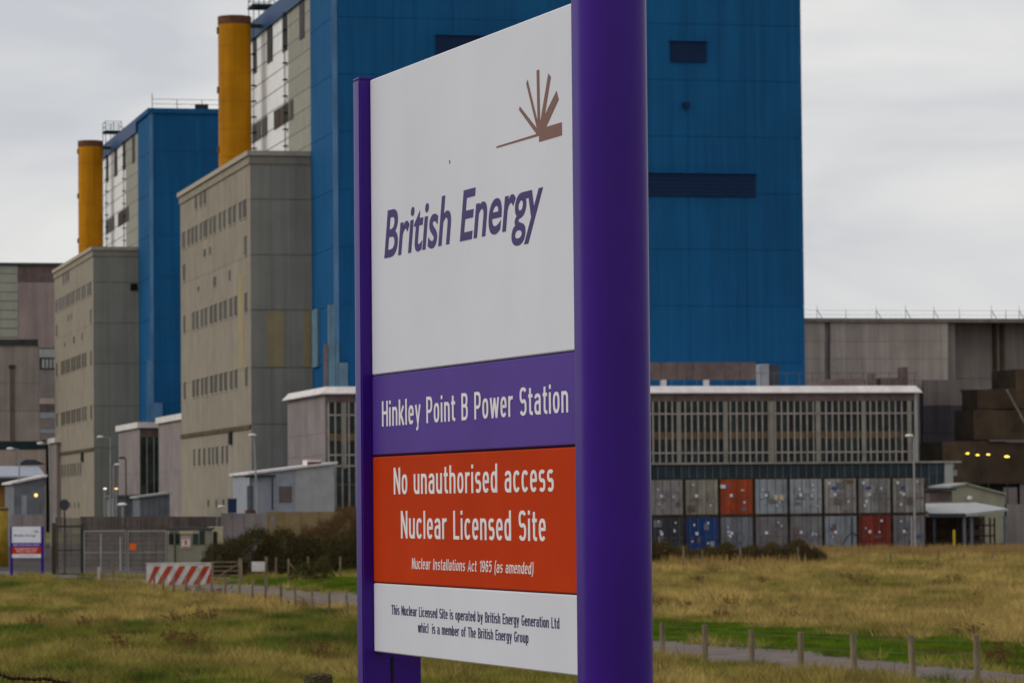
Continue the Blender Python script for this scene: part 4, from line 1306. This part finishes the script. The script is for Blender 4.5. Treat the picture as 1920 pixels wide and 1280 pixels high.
# ------------------------------------------------------------------ containers
YCON = to_site(at(1350, 950, 255)).y
HU = [("pale grey container with a rusty smudge, top row beside the big sign's post", (.30, .275, .265), 'lt'),
      ('beige grey container in the top row, between the pale one and the orange red one', (.36, .33, .27), 'be'),
      ('bright orange red container in the top row', (.52, .075, .018), 'rd'),
      ('blue grey container with two yellowed labels, right of the orange red one', (.36, .39, .42), 'bl'),
      ('palest silver grey container with dark scratches in the top row', (.44, .46, .49), 'si'),
      ('grey container with brown corner patch, third from the right in the top row', (.36, .335, .32), 'br'),
      ('grey container with blue side labels, second from the right in the top row', (.36, .345, .33), 'gr'),
      ('grey container at the right end of the top row, behind the lamp post', (.34, .315, .30), 'ge')]
LO = [('near black container in the bottom row beside the big sign post', (.045, .05, .062), 'dk'),
      ('deep blue container in the bottom row', (.012, .06, .24), 'db'),
      ('slate grey container in the bottom row under the orange red one', (.23, .24, .28), 'sl'),
      ('mottled grey container in the bottom row under the blue grey one', (.23, .21, .225), 'mo'),
      ('plain grey container in the bottom row under the palest silver one', (.27, .265, .27), 'pg'),
      ('pale blue container behind a braced fence post in the bottom row', (.30, .33, .37), 'pb'),
      ('dark red container in the bottom row', (.28, .035, .018), 'dr'),
      ('grey container with blue patch at the right end of the bottom row', (.25, .23, .25), 'en')]
M_STICK = mat('white_sticker', (.78, .74, .76), rough=.5)
M_STICK_B = mat('blue_sticker', (.06, .09, .28), rough=.5)
M_STICK_Y = mat('yellowed_sticker', (.55, .47, .28), rough=.5)
M_CFRAME = mat('rusty_container_frame', (.062, .042, .026), rough=.9, var=.3, scale=1.5)
gc = gz(at(1480, 1030, 255).x, 257)
def container(i, row, label, col, key):
    a = 1218 + i*0
    xw = 2.45; gap = .06
    x0 = hit_front(1284, 950, YCON).x + (i - 1)*(xw + gap)
    z0 = gc + row*2.60
    t = site_thing('shipping_container', x0, YCON, label, 'container', 'stacked shipping containers', z=z0)
    m = mat('container_paint_' + key, col, rough=.65, var=.16, scale=1.6, streak=.5, second=tuple(c*.62 + .012 for c in col))
    # corrugated body
    mb = MB()
    pts = []
    n = 22
    L = 6.06
    for k in range(n):
        ya = .1 + k*(L-.15)/n; st = (L-.15)/n
        pts += [(.02, ya), (.02, ya + st*.35), (.07, ya + st*.5), (.07, ya + st*.85)]
    pts2 = [(xw - x, y) for x, y in reversed(pts)]
    mb.zprism(pts2[::-1] and (pts + pts2), .12, 2.5)
    mb.build('body', m, t)
    fr = MB()
    for x in (0, xw - .07):
        for y in (-.02, L - .1): fr.box(x, x + .07, y, y + .12, 0, 2.59)
    fr.box(.07, xw - .07, -.015, .09, 0, .11); fr.box(.07, xw - .07, -.015, .09, 2.51, 2.588)
    for x in (0.002, xw - .1): fr.box(x, x + .098, .1, L - .1, 0, .15); fr.box(x, x + .098, .1, L - .1, 2.49, 2.585)
    fr.build('frame', M_CFRAME, t)
    for s in (0, 1):
        xa = .08 + s*(xw/2 - .07)
        w_ = xw/2 - .095
        d = MB().box(xa, xa + w_, .0, .06, .12, 2.5)
        for k in range(3):
            d.box(xa + .1 + k*(w_-.1)/3, xa + .1 + k*(w_-.1)/3 + .2, -.02, -.001, .25, 2.37)
        do = d.build('door', m, t)
        for k in range(2):
            x = xa + w_*(.25 + .5*k)
            MB().tube((x, -.05, .12), (x, -.05, 2.5), .02, n=5).box(x - .02, x + .3, -.07, -.05, 1.1, 1.15).build('lock_rod', M_RAILING, do)
    for k in range(random.randint(2, 4)):
        w_ = random.uniform(.25, .6); x = random.uniform(.18, 2.2 - w_); z = random.uniform(.2, 1.9); h_ = random.uniform(.15, .55)
        bx('patch', t, x, x + w_, -.078, -.066, z, z + h_, random.choice((M_BROWNW, M_SHED_DK, m, M_CONC_DK)))
    for k in range(random.randint(4, 7)):
        x = random.choice((.45, .55, 1.5, 1.75)) + random.uniform(-.08, .15); z = random.uniform(.5, 2.2)
        w_, h_ = random.uniform(.07, .16), random.uniform(.08, .17)
        bx('sticker', t, x, x + w_, -.095, -.08, z, z + h_, M_STICK if random.random() < .7 else m)
    bx('sticker', t, .72, .92, -.095, -.08, 1.3, 1.5, M_STICK)
    if key == 'rd':
        bx('sticker', t, .05, .42, -.1, -.082, 1.9, 2.15, M_STICK); bx('sticker', t, .43, .58, -.1, -.082, 1.88, 2.14, M_STICK_B)
    if key == 'bl':
        for x in (1.4, 1.78): bx('sticker', t, x, x + .28, -.1, -.082, 1.05, 1.42, M_STICK_Y)
    if key in ('gr', 'ge', 'br'):
        bx('sticker', t, .55, .95, -.1, -.082, 1.75, 1.95, M_STICK_B); bx('sticker', t, .3, .48, -.1, -.082, 2.1, 2.3, M_STICK)
    if key == 'en': bx('sticker', t, 1.55, 1.95, -.1, -.082, .9, 1.15, M_STICK_B)
    if key == 'db': bx('sticker', t, 1.75, 2.05, -.1, -.082, .35, .85, M_SHED_BLUE)
    if key == 'br': bx('sticker', t, 1.4, 2.2, -.1, -.082, 2.2, 2.42, M_SPANDREL)
for i, (lab, col, key) in enumerate(HU): container(i, 1, lab, col, key)
for i, (lab, col, key) in enumerate(LO): container(i, 0, lab, col, key)

# braced dark fence posts in front of the containers
for (a, yt, br_, lab) in ((1597, 970, 1, 'dark braced mast with two struts in front of the pale blue bottom container'), (1709, 968, 0, 'thin pale pole in front of the rightmost bottom container')):
    t, h = post('fence_mast', a, yt, 247, .05, M_STEEL_DK if br_ else M_STEEL, lab)
    if br_:
        MB().tube((0, 0, h*.62), (-1.2, 0, h*.0), .04, n=5).build('strut', M_STEEL_DK, t)
        MB().tube((0, 0, h*.62), (.9, 0, h*.3), .04, n=5).build('strut', M_STEEL_DK, t)

# canopy, gable shed and clutter at the right
yl = to_site(at(1800, 960, 262)).y
x0 = hit_front(1746, 960, yl).x
g = gz(at(1800, 960, 262).x, 262)
t = site_thing('open_canopy', x0, yl, 'open sided canopy with pale sheet roof right of the containers', 'shelter')
p = [hit_front(a, b, yl) for a, b in ((1746, 960), (1803, 962), (1886, 952), (1862, 951), (1790, 950))]
W = p[2].x - x0
mb = MB()
e = hit_front(1746, 961, yl).z; r_ = hit_front(1800, 951, yl).z
mb.add([(-.3, -.5, e), (W*.42, -.5, e - .1), (W + .1, -.2, e + .25), (W*.9, 4.5, r_ + .35), (W*.4, 4.5, r_ + .42), (.2, 4.5, r_ + .3),
        (-.3, -.5, e - .15), (W*.42, -.5, e - .25), (W + .1, -.2, e + .1), (W*.9, 4.5, r_ + .2), (W*.4, 4.5, r_ + .27), (.2, 4.5, r_ + .15)],
       [(0, 1, 2, 3, 4, 5), (11, 10, 9, 8, 7, 6), (0, 6, 7, 1), (1, 7, 8, 2), (2, 8, 9, 3), (3, 9, 10, 4), (4, 10, 11, 5), (5, 11, 6, 0)])
mb.build('roof', M_SHED_GREY, t)
for x, y in ((.0, -.3), (W*.40, -.35), (W*.52, 0), (W*.98, 0), (.2, 4), (W*.9, 4)):
    bx('post', t, x, x + .22, y, y + .22, g - .1, e - .26, M_SHED_DK if x else M_SLATE)
bx('gutter', t, -.3, W*.42, -.6, -.51, e - .32, e - .05, M_SLATE)
bx('back_panel', t, .2, W, 4.3, 4.4, g, e - .3, M_BROWN_DK)
for (a, ya, b, yb, lab) in ((1752, 966, 1792, 1028, 'dark skip bin under the left half of the canopy'), (1812, 970, 1866, 1028, 'maroon stillage of crates under the right half of the canopy')):
    p, q = hit_front(a, yb, yl + 2), hit_front(b, ya, yl + 2)
    s_ = site_thing('storage_rack', p.x, yl + 2, lab, 'rack', 'racks under the canopy', z=g)
    M_MAROON = mat('maroon_rack_paint', (.06, .024, .026), rough=.8, var=.25)
    w_, h_ = q.x - p.x, q.z - g
    for x in (0, w_ - .1):
        for y in (0, .9): bx('upright', s_, x, x + .1, y, y + .1, 0, h_, M_MAROON)
    for k in range(3):
        bx('shelf', s_, .002, w_ - .002, .05, .95, .15 + k*h_/3, .25 + k*h_/3, M_MAROON)
        bx('crate', s_, .15, w_*.55, .1, .9, .255 + k*h_/3, .255 + k*h_/3 + h_*.2, M_BROWN_DK)
p = at(1789, 1010, 258)
t = thing('yellow_bollard', (p.x, 258, g), 'slim bright yellow post under the canopy', 'bollard')
MB().tube((0, 0, -.1), (0, 0, at(1789, 994, 258).z - g), .09, n=8).build('shaft', M_YELLOWP, t); MB().ball((0, 0, at(1789, 994, 258).z - g), .09, (1, 1, .5)).build('cap', M_YELLOWP, t, True)

yl = to_site(at(1830, 930, 280)).y
P_ = [hit_front(a, b, yl) for a, b in ((1783, 1020), (1883, 1020), (1884, 928), (1812, 908), (1783, 914))]
x0 = P_[0].x
t = site_thing('gable_shed', x0, yl, 'low pale green gabled shed behind the canopy', 'shed')
MB().prism([(q.x - x0, q.z) for q in P_], 0, 8).build('wall', M_GREENISH, t)
for (i, j) in ((2, 3), (3, 4)):
    a, b = P_[j], P_[i]
    MB().prism([(a.x - x0 - .1, a.z + .01), (b.x - x0 + .1, b.z + .01), (b.x - x0 + .1, b.z + .15), (a.x - x0 - .1, a.z + .15)], -.2, 8.1).build('roof', M_SHED_GREY if i == 3 else M_GREENISH, t)
p, q = hit_front(1786, 951, yl), hit_front(1841, 941, yl)
bx('window_strip', t, p.x - x0, q.x - x0, -.06, -.004, p.z, q.z, M_SLATE)
for a in (1777, 1824):
    p = hit_front(a, 934, yl - 1)
    MB().ball((p.x - x0, -.35, p.z), .23, (1, .5, .9)).build('wall_lamp', M_LAMPW, t, True)
wall_thing('grey_fence_wall', 1888, 945, 1990, 1035, 268, .3, M_CONC_DK, 'dark grey panel wall at the right edge behind the dry grass', 3)
t, a, b, yl_, W, g_ = shed('brown_store', (1743, 919, 1785, 919), 270, 4, M_BROWNW, 'plain brown store between the containers and the gabled shed', M_SLATE)
bx('door', t, W*.3, W*.7, -.05, -.003, g_, g_ + 2.1, M_SLATE)

# ------------------------------------------------------------------ the big sign
SA = math.atan(2390.0/F)
Sdir = Vector((-math.sin(SA), math.cos(SA), 0))            # along the panel, away and to the left
Pr = at(1073, 640, 11.0)
def sign_hit(px_, py_):
    """pixel on the panel face -> (distance from right edge along the panel, z)"""
    d = ray(px_, py_); n = Vector((-math.cos(SA), -math.sin(SA), 0))
    o = Vector((0, 0, EYE))
    t = (Pr - o).dot(n)/d.dot(n)
    h = o + d*t
    return (h - Pr).dot(Sdir), h.z
WL = sign_hit(697, 640)[0]                                # visible panel width
S0 = Pr + Sdir*WL
g = gz(S0.x, S0.y)
sign = thing('site_sign', (S0.x, S0.y, g), 'large purple, white and red nuclear site sign standing close to the camera', 'sign', -(math.pi/2 - SA), 'purple framed site signs')
def loc(px_, py_):
    s_, z = sign_hit(px_, py_)
    return WL - s_, z - g                                  # local x (to the right), local z
XR = WL + .12                                             # inner side of the right post
def zmean(ya, yb): return (loc(698, ya)[1] + loc(1075, yb)[1])/2
zz = [zmean(150, 3), zmean(701, 659.5), zmean(703.5, 661), zmean(852, 836), zmean(855.5, 839), zmean(1091, 1112), zmean(1093, 1114), zmean(1222, 1263)]
def bevel_panel(z0, z1, m, name='panel', label=None):
    mb = MB(); e = .004
    x0, x1 = .002, XR - .002
    a = [(x0+e, 0, z0+e), (x1-e, 0, z0+e), (x1-e, 0, z1-e), (x0+e, 0, z1-e)]
    b = [(x0, e, z0), (x1, e, z0), (x1, e, z1), (x0, e, z1)]
    c = [(x, .045, z) for x, _, z in b]
    mb.add(a + b + c, [(0,1,2,3)] + [(i+4, (i+1) % 4+4, (i+1) % 4, i) for i in range(4)] + [(i+8, (i+1) % 4+8, (i+1) % 4+4, i+4) for i in range(4)] + [(11,10,9,8)])
    o = mb.build(name, m, sign)
    if label: o['label'] = label
    return o
pan1 = bevel_panel(zz[1], zz[0], M_PANEL_WHITE, label='tall white panel with emblem')
pan2 = bevel_panel(zz[3], zz[2], M_PANEL_PURPLE, label='purple name panel')
pan3 = bevel_panel(zz[5], zz[4], M_PANEL_RED, label='red warning panel')
pan4 = bevel_panel(zz[7], zz[6], M_PANEL_WHITE, label='low white notice panel')
MB().box(.01, XR - .01, .012, .05, zz[7] + .01, zz[0] - .01).build('backing', M_GAP, sign)

def post_profile(inner, side):
    """cross-section in local x,y: flat inner side at x=inner, convex outer side; side=-1 left post, +1 right post"""
    pts = [(inner, .174), (inner, -.04)]
    th, bul = .058, .085
    pts.append((inner + side*th, -.04))
    for k in range(1, 24):
        a = math.pi*k/24
        pts.append((inner + side*(th + bul*math.sin(a)), .067 - .107*math.cos(a)))
    pts.append((inner + side*th, .174))
    return pts if side < 0 else pts[::-1]
for side, inner in ((-1, -.001), (1, XR + .001)):
    prof = post_profile(inner, side)
    area = sum(prof[i][0]*prof[(i+1) % len(prof)][1] - prof[(i+1) % len(prof)][0]*prof[i][1] for i in range(len(prof)))
    if area < 0: prof = prof[::-1]
    mb = MB().zprism(prof, -.3, zz[0] + .004)
    o = mb.build('post', M_PURPLE, sign)
    me = o.data
    bmx = bmesh.new(); bmx.from_mesh(me)
    bmesh.ops.bevel(bmx, geom=[e for e in bmx.edges if e.calc_face_angle(0) > 1.0], offset=.006, segments=3, affect='EDGES')
    for f_ in bmx.faces: f_.smooth = True
    for e_ in bmx.edges:
        if e_.calc_face_angle(0) > .6: e_.smooth = False
    bmx.to_mesh(me); bmx.free()
    cap = MB().zprism([(x*.999 + inner*.001, y) for x, y in prof], zz[0] + .0045, zz[0] + .010)
    cap.build('cap', M_PURPLE, o)
    # slot down the inner side
    bx('slot', o, inner - (.0 if side < 0 else .0035), inner + (.0035 if side < 0 else 0), .062, .070, -.2, zz[7] - .02, M_GAP)

def text_mesh(body, shear=0.0, off=0.0, space=1.0):
    """humanist bold italic for the company name: Blender's built-in face"""
    cu = bpy.data.curves.new('lettering', 'FONT')
    cu.body = body; cu.size = 1.0; cu.shear = shear; cu.offset = off; cu.space_character = space
    cu.resolution_u = 6; cu.fill_mode = 'FRONT'
    ob = bpy.data.objects.new('lettering', cu); COL.objects.link(ob)
    dg = bpy.context.evaluated_depsgraph_get(); dg.update()
    me = bpy.data.meshes.new_from_object(ob.evaluated_get(dg))
    bpy.data.objects.remove(ob); bpy.data.curves.remove(cu)
    V = [(v.co.x, v.co.y) for v in me.vertices]; Fc = [tuple(p.vertices) for p in me.polygons]
    bpy.data.meshes.remove(me)
    return V, Fc

# a condensed grotesque drawn from strokes: every glyph is a list of centre lines on a cap height of 1
T = .122
XH = .735
def se(x0, x1, y0, y1, a0, a1, n=18):
    cx_, cy_, rx, ry = (x0+x1)/2, (y0+y1)/2, (x1-x0)/2, (y1-y0)/2
    out = []
    for k in range(n+1):
        a = math.radians(a0 + (a1-a0)*k/n)
        c_, s_ = math.cos(a), math.sin(a)
        out.append((cx_ + rx*math.copysign(abs(c_)**.78, c_), cy_ + ry*math.copysign(abs(s_)**.78, s_)))
    return out
h = T/2
Lx, Rx = h, .375
xt, xb_ = XH - h, h
ARCH = se(Lx, Rx, .25, xt, 172, 0, 12)
def ov(x0=Lx, x1=Rx, y0=h, y1=XH-h, n=28): return se(x0, x1, y0, y1, 0, 360, n)
GL = {
 'o': (.45, [ov()]),
 'n': (.45, [[(Lx, 0), (Lx, XH)], ARCH + [(Rx, 0)]]),
 'h': (.45, [[(Lx, 0), (Lx, 1)], ARCH + [(Rx, 0)]]),
 'm': (.70, [[(Lx, 0), (Lx, XH)], se(Lx, .35, .25, xt, 172, 0, 12) + [(.35, 0)], se(.35, .63, .25, xt, 172, 0, 12) + [(.63, 0)]]),
 'r': (.32, [[(Lx, 0), (Lx, XH)], se(Lx, .48, .2, xt, 172, 95, 8) + [(.32, xt)]]),
 'u': (.45, [[(Lx, XH), (Lx, .3)] + se(Lx, Rx, xb_, .5, 180, 352, 12), [(Rx, 0), (Rx, XH)]]),
 'i': (.145, [[(h, 0), (h, XH)], [(h, .86), (h, 1)]]),
 'l': (.145, [[(h, 0), (h, 1)]]),
 'k': (.44, [[(Lx, 0), (Lx, 1)], [(.10, .30), (.385, XH)], [(.18, .40), (.40, 0)]]),
 't': (.30, [[(.12, .95), (.12, .2)] + se(.12, .42, h, .3, 180, 265, 6) + [(.30, h)], [(0, xt), (.29, xt)]]),
 'f': (.30, [[(.12, 0), (.12, .8)] + se(.12, .42, .68, 1-h, 180, 95, 6) + [(.31, 1-h)], [(0, xt), (.29, xt)]]),
 'a': (.46, [se(Lx, Rx, .35, xt, 165, 0, 12) + [(Rx, .0)], [(Rx, .44), (.24, .43)] + se(Lx, Rx - .02, xb_, .43, 95, 270, 12) + [(.27, xb_)] + se(.2, Rx, xb_, .4, 290, 355, 5)]),
 'c': (.43, [se(Lx, Rx, xb_, xt, 38, 322, 22)]),
 'e': (.44, [[(Lx, .385), (Rx, .385)] + se(Lx, Rx, xb_, xt, 3, 318, 26)]),
 'd': (.45, [se(Lx, Rx, xb_, xt, 0, 360, 26), [(Rx, 0), (Rx, 1)]]),
 'b': (.45, [se(Lx, Rx, xb_, xt, 0, 360, 26), [(Lx, 0), (Lx, 1)]]),
 'p': (.45, [se(Lx, Rx, xb_, xt, 0, 360, 26), [(Lx, -.25), (Lx, XH)]]),
 'g': (.45, [se(Lx, Rx, xb_ + .02, xt, 0, 360, 26), [(Rx, XH), (Rx, .0)] + se(Lx, Rx, -.25 + h, .15, 0, -150, 12)]),
 's': (.41, [se(Lx, .345, .375, xt, 35, 265, 14) + se(Lx, .345, xb_, .39, 80, -145, 14)]),
 'w': (.66, [[(.05, XH), (.185, 0)], [(.185, 0), (.33, XH - .02)], [(.33, XH - .02), (.475, 0)], [(.475, 0), (.61, XH)]]),
 'y': (.44, [[(.05, XH), (.225, .03)], [(.39, XH), (.20, -.12)] + se(.0, .21, -.25 + h, .0, -10, -95, 5)]),
 'A': (.54, [[(.05, 0), (.27, .97), (.49, 0)], [(.12, .30), (.42, .30)]]),
 'B': (.50, [[(h, 0), (h, 1)], [(h, 1-h), (.25, 1-h)] + se(.06, .405, .53, 1-h, 85, -85, 12) + [(h, .53)], [(.22, .53)] + se(.05, .425, h, .53, 85, -85, 12) + [(h, h)]]),
 'E': (.45, [[(h, 0), (h, 1)], [(h, 1-h), (.44, 1-h)], [(h, .53), (.41, .53)], [(h, h), (.45, h)]]),
 'G': (.53, [se(h, .455, h, 1-h, 38, 330, 26) + [(.455, .44)], [(.27, .44), (.53, .44)]]),
 'H': (.52, [[(h, 0), (h, 1)], [(.45, 0), (.45, 1)], [(h, .53), (.45, .53)]]),
 'I': (.145, [[(h, 0), (h, 1)]]),
 'L': (.42, [[(h, 0), (h, 1)], [(h, h), (.42, h)]]),
 'N': (.53, [[(h, 0), (h, 1)], [(h, .97), (.46, .03)], [(.46, 0), (.46, 1)]]),
 'P': (.49, [[(h, 0), (h, 1)], [(h, 1-h), (.25, 1-h)] + se(.06, .42, .44, 1-h, 85, -85, 12) + [(h, .44)]]),
 'S': (.49, [se(h, .42, .49, 1-h, 28, 262, 16) + se(h, .42, h, .525, 82, -152, 16)]),
 'T': (.48, [[(.24, 0), (.24, 1)], [(0, 1-h), (.48, 1-h)]]),
 '1': (.33, [[(.26, 0), (.26, 1)], [(.04, .78), (.24, .92)]]),
 '9': (.46, [se(h, .385, .38, 1-h, 0, 360, 24), [(.385, .7)] + se(h, .385, h, .95, 0, -140, 14)]),
 '6': (.46, [se(h, .385, h, .62, 0, 360, 24), [(h, .3)] + se(h, .385, .05, 1-h, 180, 40, 14)]),
 '5': (.46, [[(.40, 1-h), (.10, 1-h), (.08, .50)], se(h, .385, h, .64, 140, -145, 20)]),
 '(': (.22, [[(.20 - .14*math.cos(math.radians(q)), .42 + .64*math.sin(math.radians(q))) for q in range(75, -76, -10)]]),
 ')': (.22, [[(.02 + .14*math.cos(math.radians(q)), .42 + .64*math.sin(math.radians(q))) for q in range(75, -76, -10)]]),
}
def ribbon(pts, t):
    pts = [p for i, p in enumerate(pts) if i == 0 or (abs(p[0]-pts[i-1][0]) + abs(p[1]-pts[i-1][1])) > 1e-4]
    closed = abs(pts[0][0]-pts[-1][0]) + abs(pts[0][1]-pts[-1][1]) < 1e-3 and len(pts) > 8
    if closed: pts = pts[:-1]
    n = len(pts); V = []
    for i, (x, y) in enumerate(pts):
        a = pts[i-1] if (i > 0 or closed) else None
        b = pts[(i+1) % n] if (i < n-1 or closed) else None
        dirs = []
        if a: d = Vector((x-a[0], y-a[1])); dirs.append(d.normalized())
        if b: d = Vector((b[0]-x, b[1]-y)); dirs.append(d.normalized())
        ns = [Vector((-d.y, d.x)) for d in dirs]
        m = sum(ns, Vector((0, 0)))
        m = m.normalized() if m.length > 1e-6 else ns[0]
        k = min(1.15, 1/max(.3, m.dot(ns[0])))
        V.append((x + m.x*t/2*k, y + m.y*t/2*k)); V.append((x - m.x*t/2*k, y - m.y*t/2*k))
    F_ = []
    for i in range(n if closed else n-1):
        j = (i+1) % n
        F_.append((2*i+1, 2*j+1, 2*j, 2*i))
    return V, F_

def stroke_word(word, weight, gap, slant):
    """list of (vertices x,y; faces; layer)"""
    x = 0; out = []; layer = 0
    for ch in word:
        w_, strokes = GL[ch]
        for st in strokes:
            V, F_ = ribbon(st, weight)
            out.append(([(vx + x + slant*vy, vy) for vx, vy in V], F_, layer % 4)); layer += 1
        x += w_ + gap
    return out, x - gap

def vinyl(name, V, Fc, layers, m, parent):
    """flat print 1.2 mm proud of the panel"""
    me = bpy.data.meshes.new(name)
    vs = []; fs = []
    for (P2, F2, ly) in zip(V, Fc, layers):
        o = len(vs); k = len(P2); y = -.0012 - .00012*ly
        vs += [(x, y, z) for x, z in P2] + [(x, -.0001, z) for x, z in P2]
        ed = {}
        for f in F2:
            ar = sum(P2[f[i]][0]*P2[f[(i+1) % len(f)]][1] - P2[f[(i+1) % len(f)]][0]*P2[f[i]][1] for i in range(len(f)))
            if ar < 0: f = tuple(reversed(f))
            fs.append(tuple(i + o for i in f))
            for i in range(len(f)):
                a, b = f[i], f[(i+1) % len(f)]
                if (b, a) in ed: del ed[(b, a)]
                else: ed[(a, b)] = 1
        for a, b in ed: fs.append((a + o, a + o + k, b + o + k, b + o))
    me.from_pydata(vs, [], fs); me.materials.append(m); me.update()
    return link(name, me, parent)

def lettering(body, parent, bl, br, captop, m, shear=0.0, weight=T, gap=.125, builtin=False, space=.5):
    """bl, br: pixels of the baseline's two ends; captop: pixel of a capital's top at the left end; one mesh per word"""
    (x0, z0), (x1, z1), (_, zc) = loc(*bl), loc(*br), loc(*captop)
    cap_h = zc - z0; zb = (z0 + z1)/2
    words = []
    if builtin:
        hh = max(y for _, y in text_mesh('H', 0, weight)[0])
        full = text_mesh(body, shear, weight)[0]; a, b = min(p[0] for p in full), max(p[0] for p in full)
        for wi, wd in enumerate(body.split(' ')):
            V, Fc = text_mesh(wd, shear, weight)
            if wi == 0: dx = 0
            else: dx = b - max(p[0] for p in V)
            words.append(([[((x + dx), y/hh) for x, y in V]], [Fc], [0]))
        total0, total1 = a, b
    else:
        x = 0
        for wd in body.split(' '):
            if not wd:
                x += .34; continue
            st, w_ = stroke_word(wd, weight, gap, shear)
            words.append(([[(vx + x, vy) for vx, vy in V] for V, _, _ in st], [F_ for _, F_, _ in st], [ly for _, _, ly in st]))
            x += w_ + space
        al = [p[0] for w_ in words for V in w_[0] for p in V]
        total0, total1 = min(al), max(al)
    sx = (x1 - x0)/(total1 - total0)
    for V, Fc, ly in words:
        vinyl('lettering', [[(x0 + (x - total0)*sx, zb + y*cap_h) for x, y in P2] for P2 in V], Fc, ly, m, parent)
lettering('British Energy', pan1, (721, 483), (1019, 416), (727, 395), M_LET_PURPLE, .22, .014, builtin=True)
lettering('Hinkley Point B Power Station', pan2, (717, 798.5), (1066, 773.6), (717, 751), M_LET_WHITE)
lettering('No unauthorised access', pan3, (739, 924.7), (1039, 923), (739, 874.5), M_LET_WHITE)
lettering('Nuclear Licensed Site', pan3, (752.5, 1007), (1024, 1016), (752.5, 955.5), M_LET_WHITE)
lettering('Nuclear Installations Act 1965 (as amended)', pan3, (772.6, 1065), (1001, 1077), (773, 1044.5), M_LET_WHITE, .12, .105)
lettering('This Nuclear Licensed Site is operated by British Energy Generation Ltd', pan4, (734.4, 1150), (1049, 1179), (734.4, 1132), M_LET_NAVY)
lettering('whicl  is a member of The British Energy Group', pan4, (784, 1184.4), (991, 1205), (784, 1166), M_LET_NAVY)

EM = [(200,1118),(680,970),(470,680),(480,640),(687,905),(557,365),(573,320),(693,820),(682,207),(712,197),(722,815),(728,810),(822,245),(852,285),
      (778,745),(920,452),(946,555),(795,885),(983,828),(985,985),(712,1065),(712,990),(200,1138)]
pts = [loc(900 + a/6.4, 100 + b/6.4) for a, b in EM]
from mathutils.geometry import tessellate_polygon
tris = tessellate_polygon([[Vector((x, z, 0)) for x, z in pts]])
vinyl('emblem', [pts], [[tuple(q) for q in tris]], [0], M_EMBLEM, pan1)
x, z = loc(843.5, 304)
bx('chip', pan1, x - .003, x + .003, -.0012, -.0003, z - .006, z + .006, M_GAP)

# the same kind of sign at the far gate
Yf = 231
A = at(22, 1045, Yf); gf = gz(A.x, Yf)
fs = copy_tree(sign)
zz7 = zz[7]
fs.location = (A.x, Yf, A.z - zz7)
sc_ = (at(82, 1045, Yf).x - A.x)/XR/math.cos(math.radians(22))*.97
fs.rotation_euler = (0, 0, -math.radians(22))
fs.scale = (sc_, sc_, sc_)
fs.location.z = A.z - zz7*sc_
fs['label'] = 'small distant copy of the purple, white and red site sign by the mesh gate'

# ------------------------------------------------------------------ near fence post and barbed wire
A = at(596, 1266, 12.4); g = gz(A.x, 12.4)
t = thing('fence_post', (A.x, 12.4, g), 'round mossy wooden fence post top at the bottom edge left of the big sign', 'post')
H = A.z - g
bmx = bmesh.new()
N = 28; rows = 14
ring = []
for j in range(rows + 1):
    z = -.3 + (H + .3)*j/rows
    rr = []
    for i in range(N):
        a = 2*math.pi*i/N
        r = .050*(1 + .035*math.sin(3*a + 1) + .03*math.sin(11*a + z*3) + random.gauss(0, .012)) * (1.0 if j < rows else .95)
        rr.append(bmx.verts.new((r*math.cos(a), r*math.sin(a), z + (0 if j < rows else .004*math.sin(4*a)))))
    ring.append(rr)
for j in range(rows):
    for i in range(N): bmx.faces.new((ring[j][i], ring[j][(i+1) % N], ring[j+1][(i+1) % N], ring[j+1][i]))
inn = [bmx.verts.new((v.co.x*.55, v.co.y*.55, H + .004 + random.gauss(0, .0025))) for v in ring[-1]]
for i in range(N): bmx.faces.new((ring[-1][i], ring[-1][(i+1) % N], inn[(i+1) % N], inn[i]))
c = bmx.verts.new((0, 0, H + .007))
for i in range(N): bmx.faces.new((inn[i], inn[(i+1) % N], c))
me = bpy.data.meshes.new('shaft'); bmx.to_mesh(me); bmx.free(); me.materials.append(M_WOOD_NEAR)
link('shaft', me, t)
MB().tube((.02, -.052, H - .09), (-.02, -.056, H - .09), .003, n=5).build('staple', M_WIRE, t)
# barbed wire running to the post
w0 = at(-60, 1258, 10.6); w1 = at(190, 1287, 11.6); w2 = Vector((A.x, 12.35, g + H - .12))
P0 = []
for k in range(61):
    u = k/60
    if u < .6: q = w0.lerp(w1, u/.6)
    else: q = w1.lerp(w2, (u - .6)/.4)
    q = q + Vector((0, 0, .004*math.sin(u*23) + .002*math.sin(u*61)))
    P0.append(q)
t = thing('barbed_wire', P0[0], 'rusty twisted barbed wire sagging across the bottom left corner', 'wire')
st_ = [MB(), MB()]
sub = []
for a, b in zip(P0[:-1], P0[1:]):
    for k in range(4): sub.append(a.lerp(b, k/4))
for j in range(2):
    pr = None
    for k, q in enumerate(sub):
        an = k*.9 + j*math.pi
        c = q - P0[0] + Vector((0, math.cos(an)*.0025, math.sin(an)*.0025))
        if pr is not None: st_[j].tube(pr, c, .0019, n=4)
        pr = c
    st_[j].build('strand', M_WIRE, t)
dist = 0; pr = P0[0]; nxt = .03
for q in P0[1:]:
    L_ = (q - pr).length
    while dist + L_ > nxt:
        c = pr.lerp(q, (nxt - dist)/L_) - P0[0]
        b = MB()
        for s_ in range(4):
            d = Vector((random.uniform(-.5, .5), random.uniform(-.6, .6), random.choice((-1, 1))*random.uniform(.5, 1))).normalized()
            b.tube(c, c + d*.017, .0017, .0006, 4)
        b.tube(c - Vector((.006, 0, 0)), c + Vector((.006, 0, 0)), .0055, .0055, 6)
        b.build('barb', M_WIRE, t)
        nxt += .036 + random.uniform(-.006, .012)
    dist += L_; pr = q
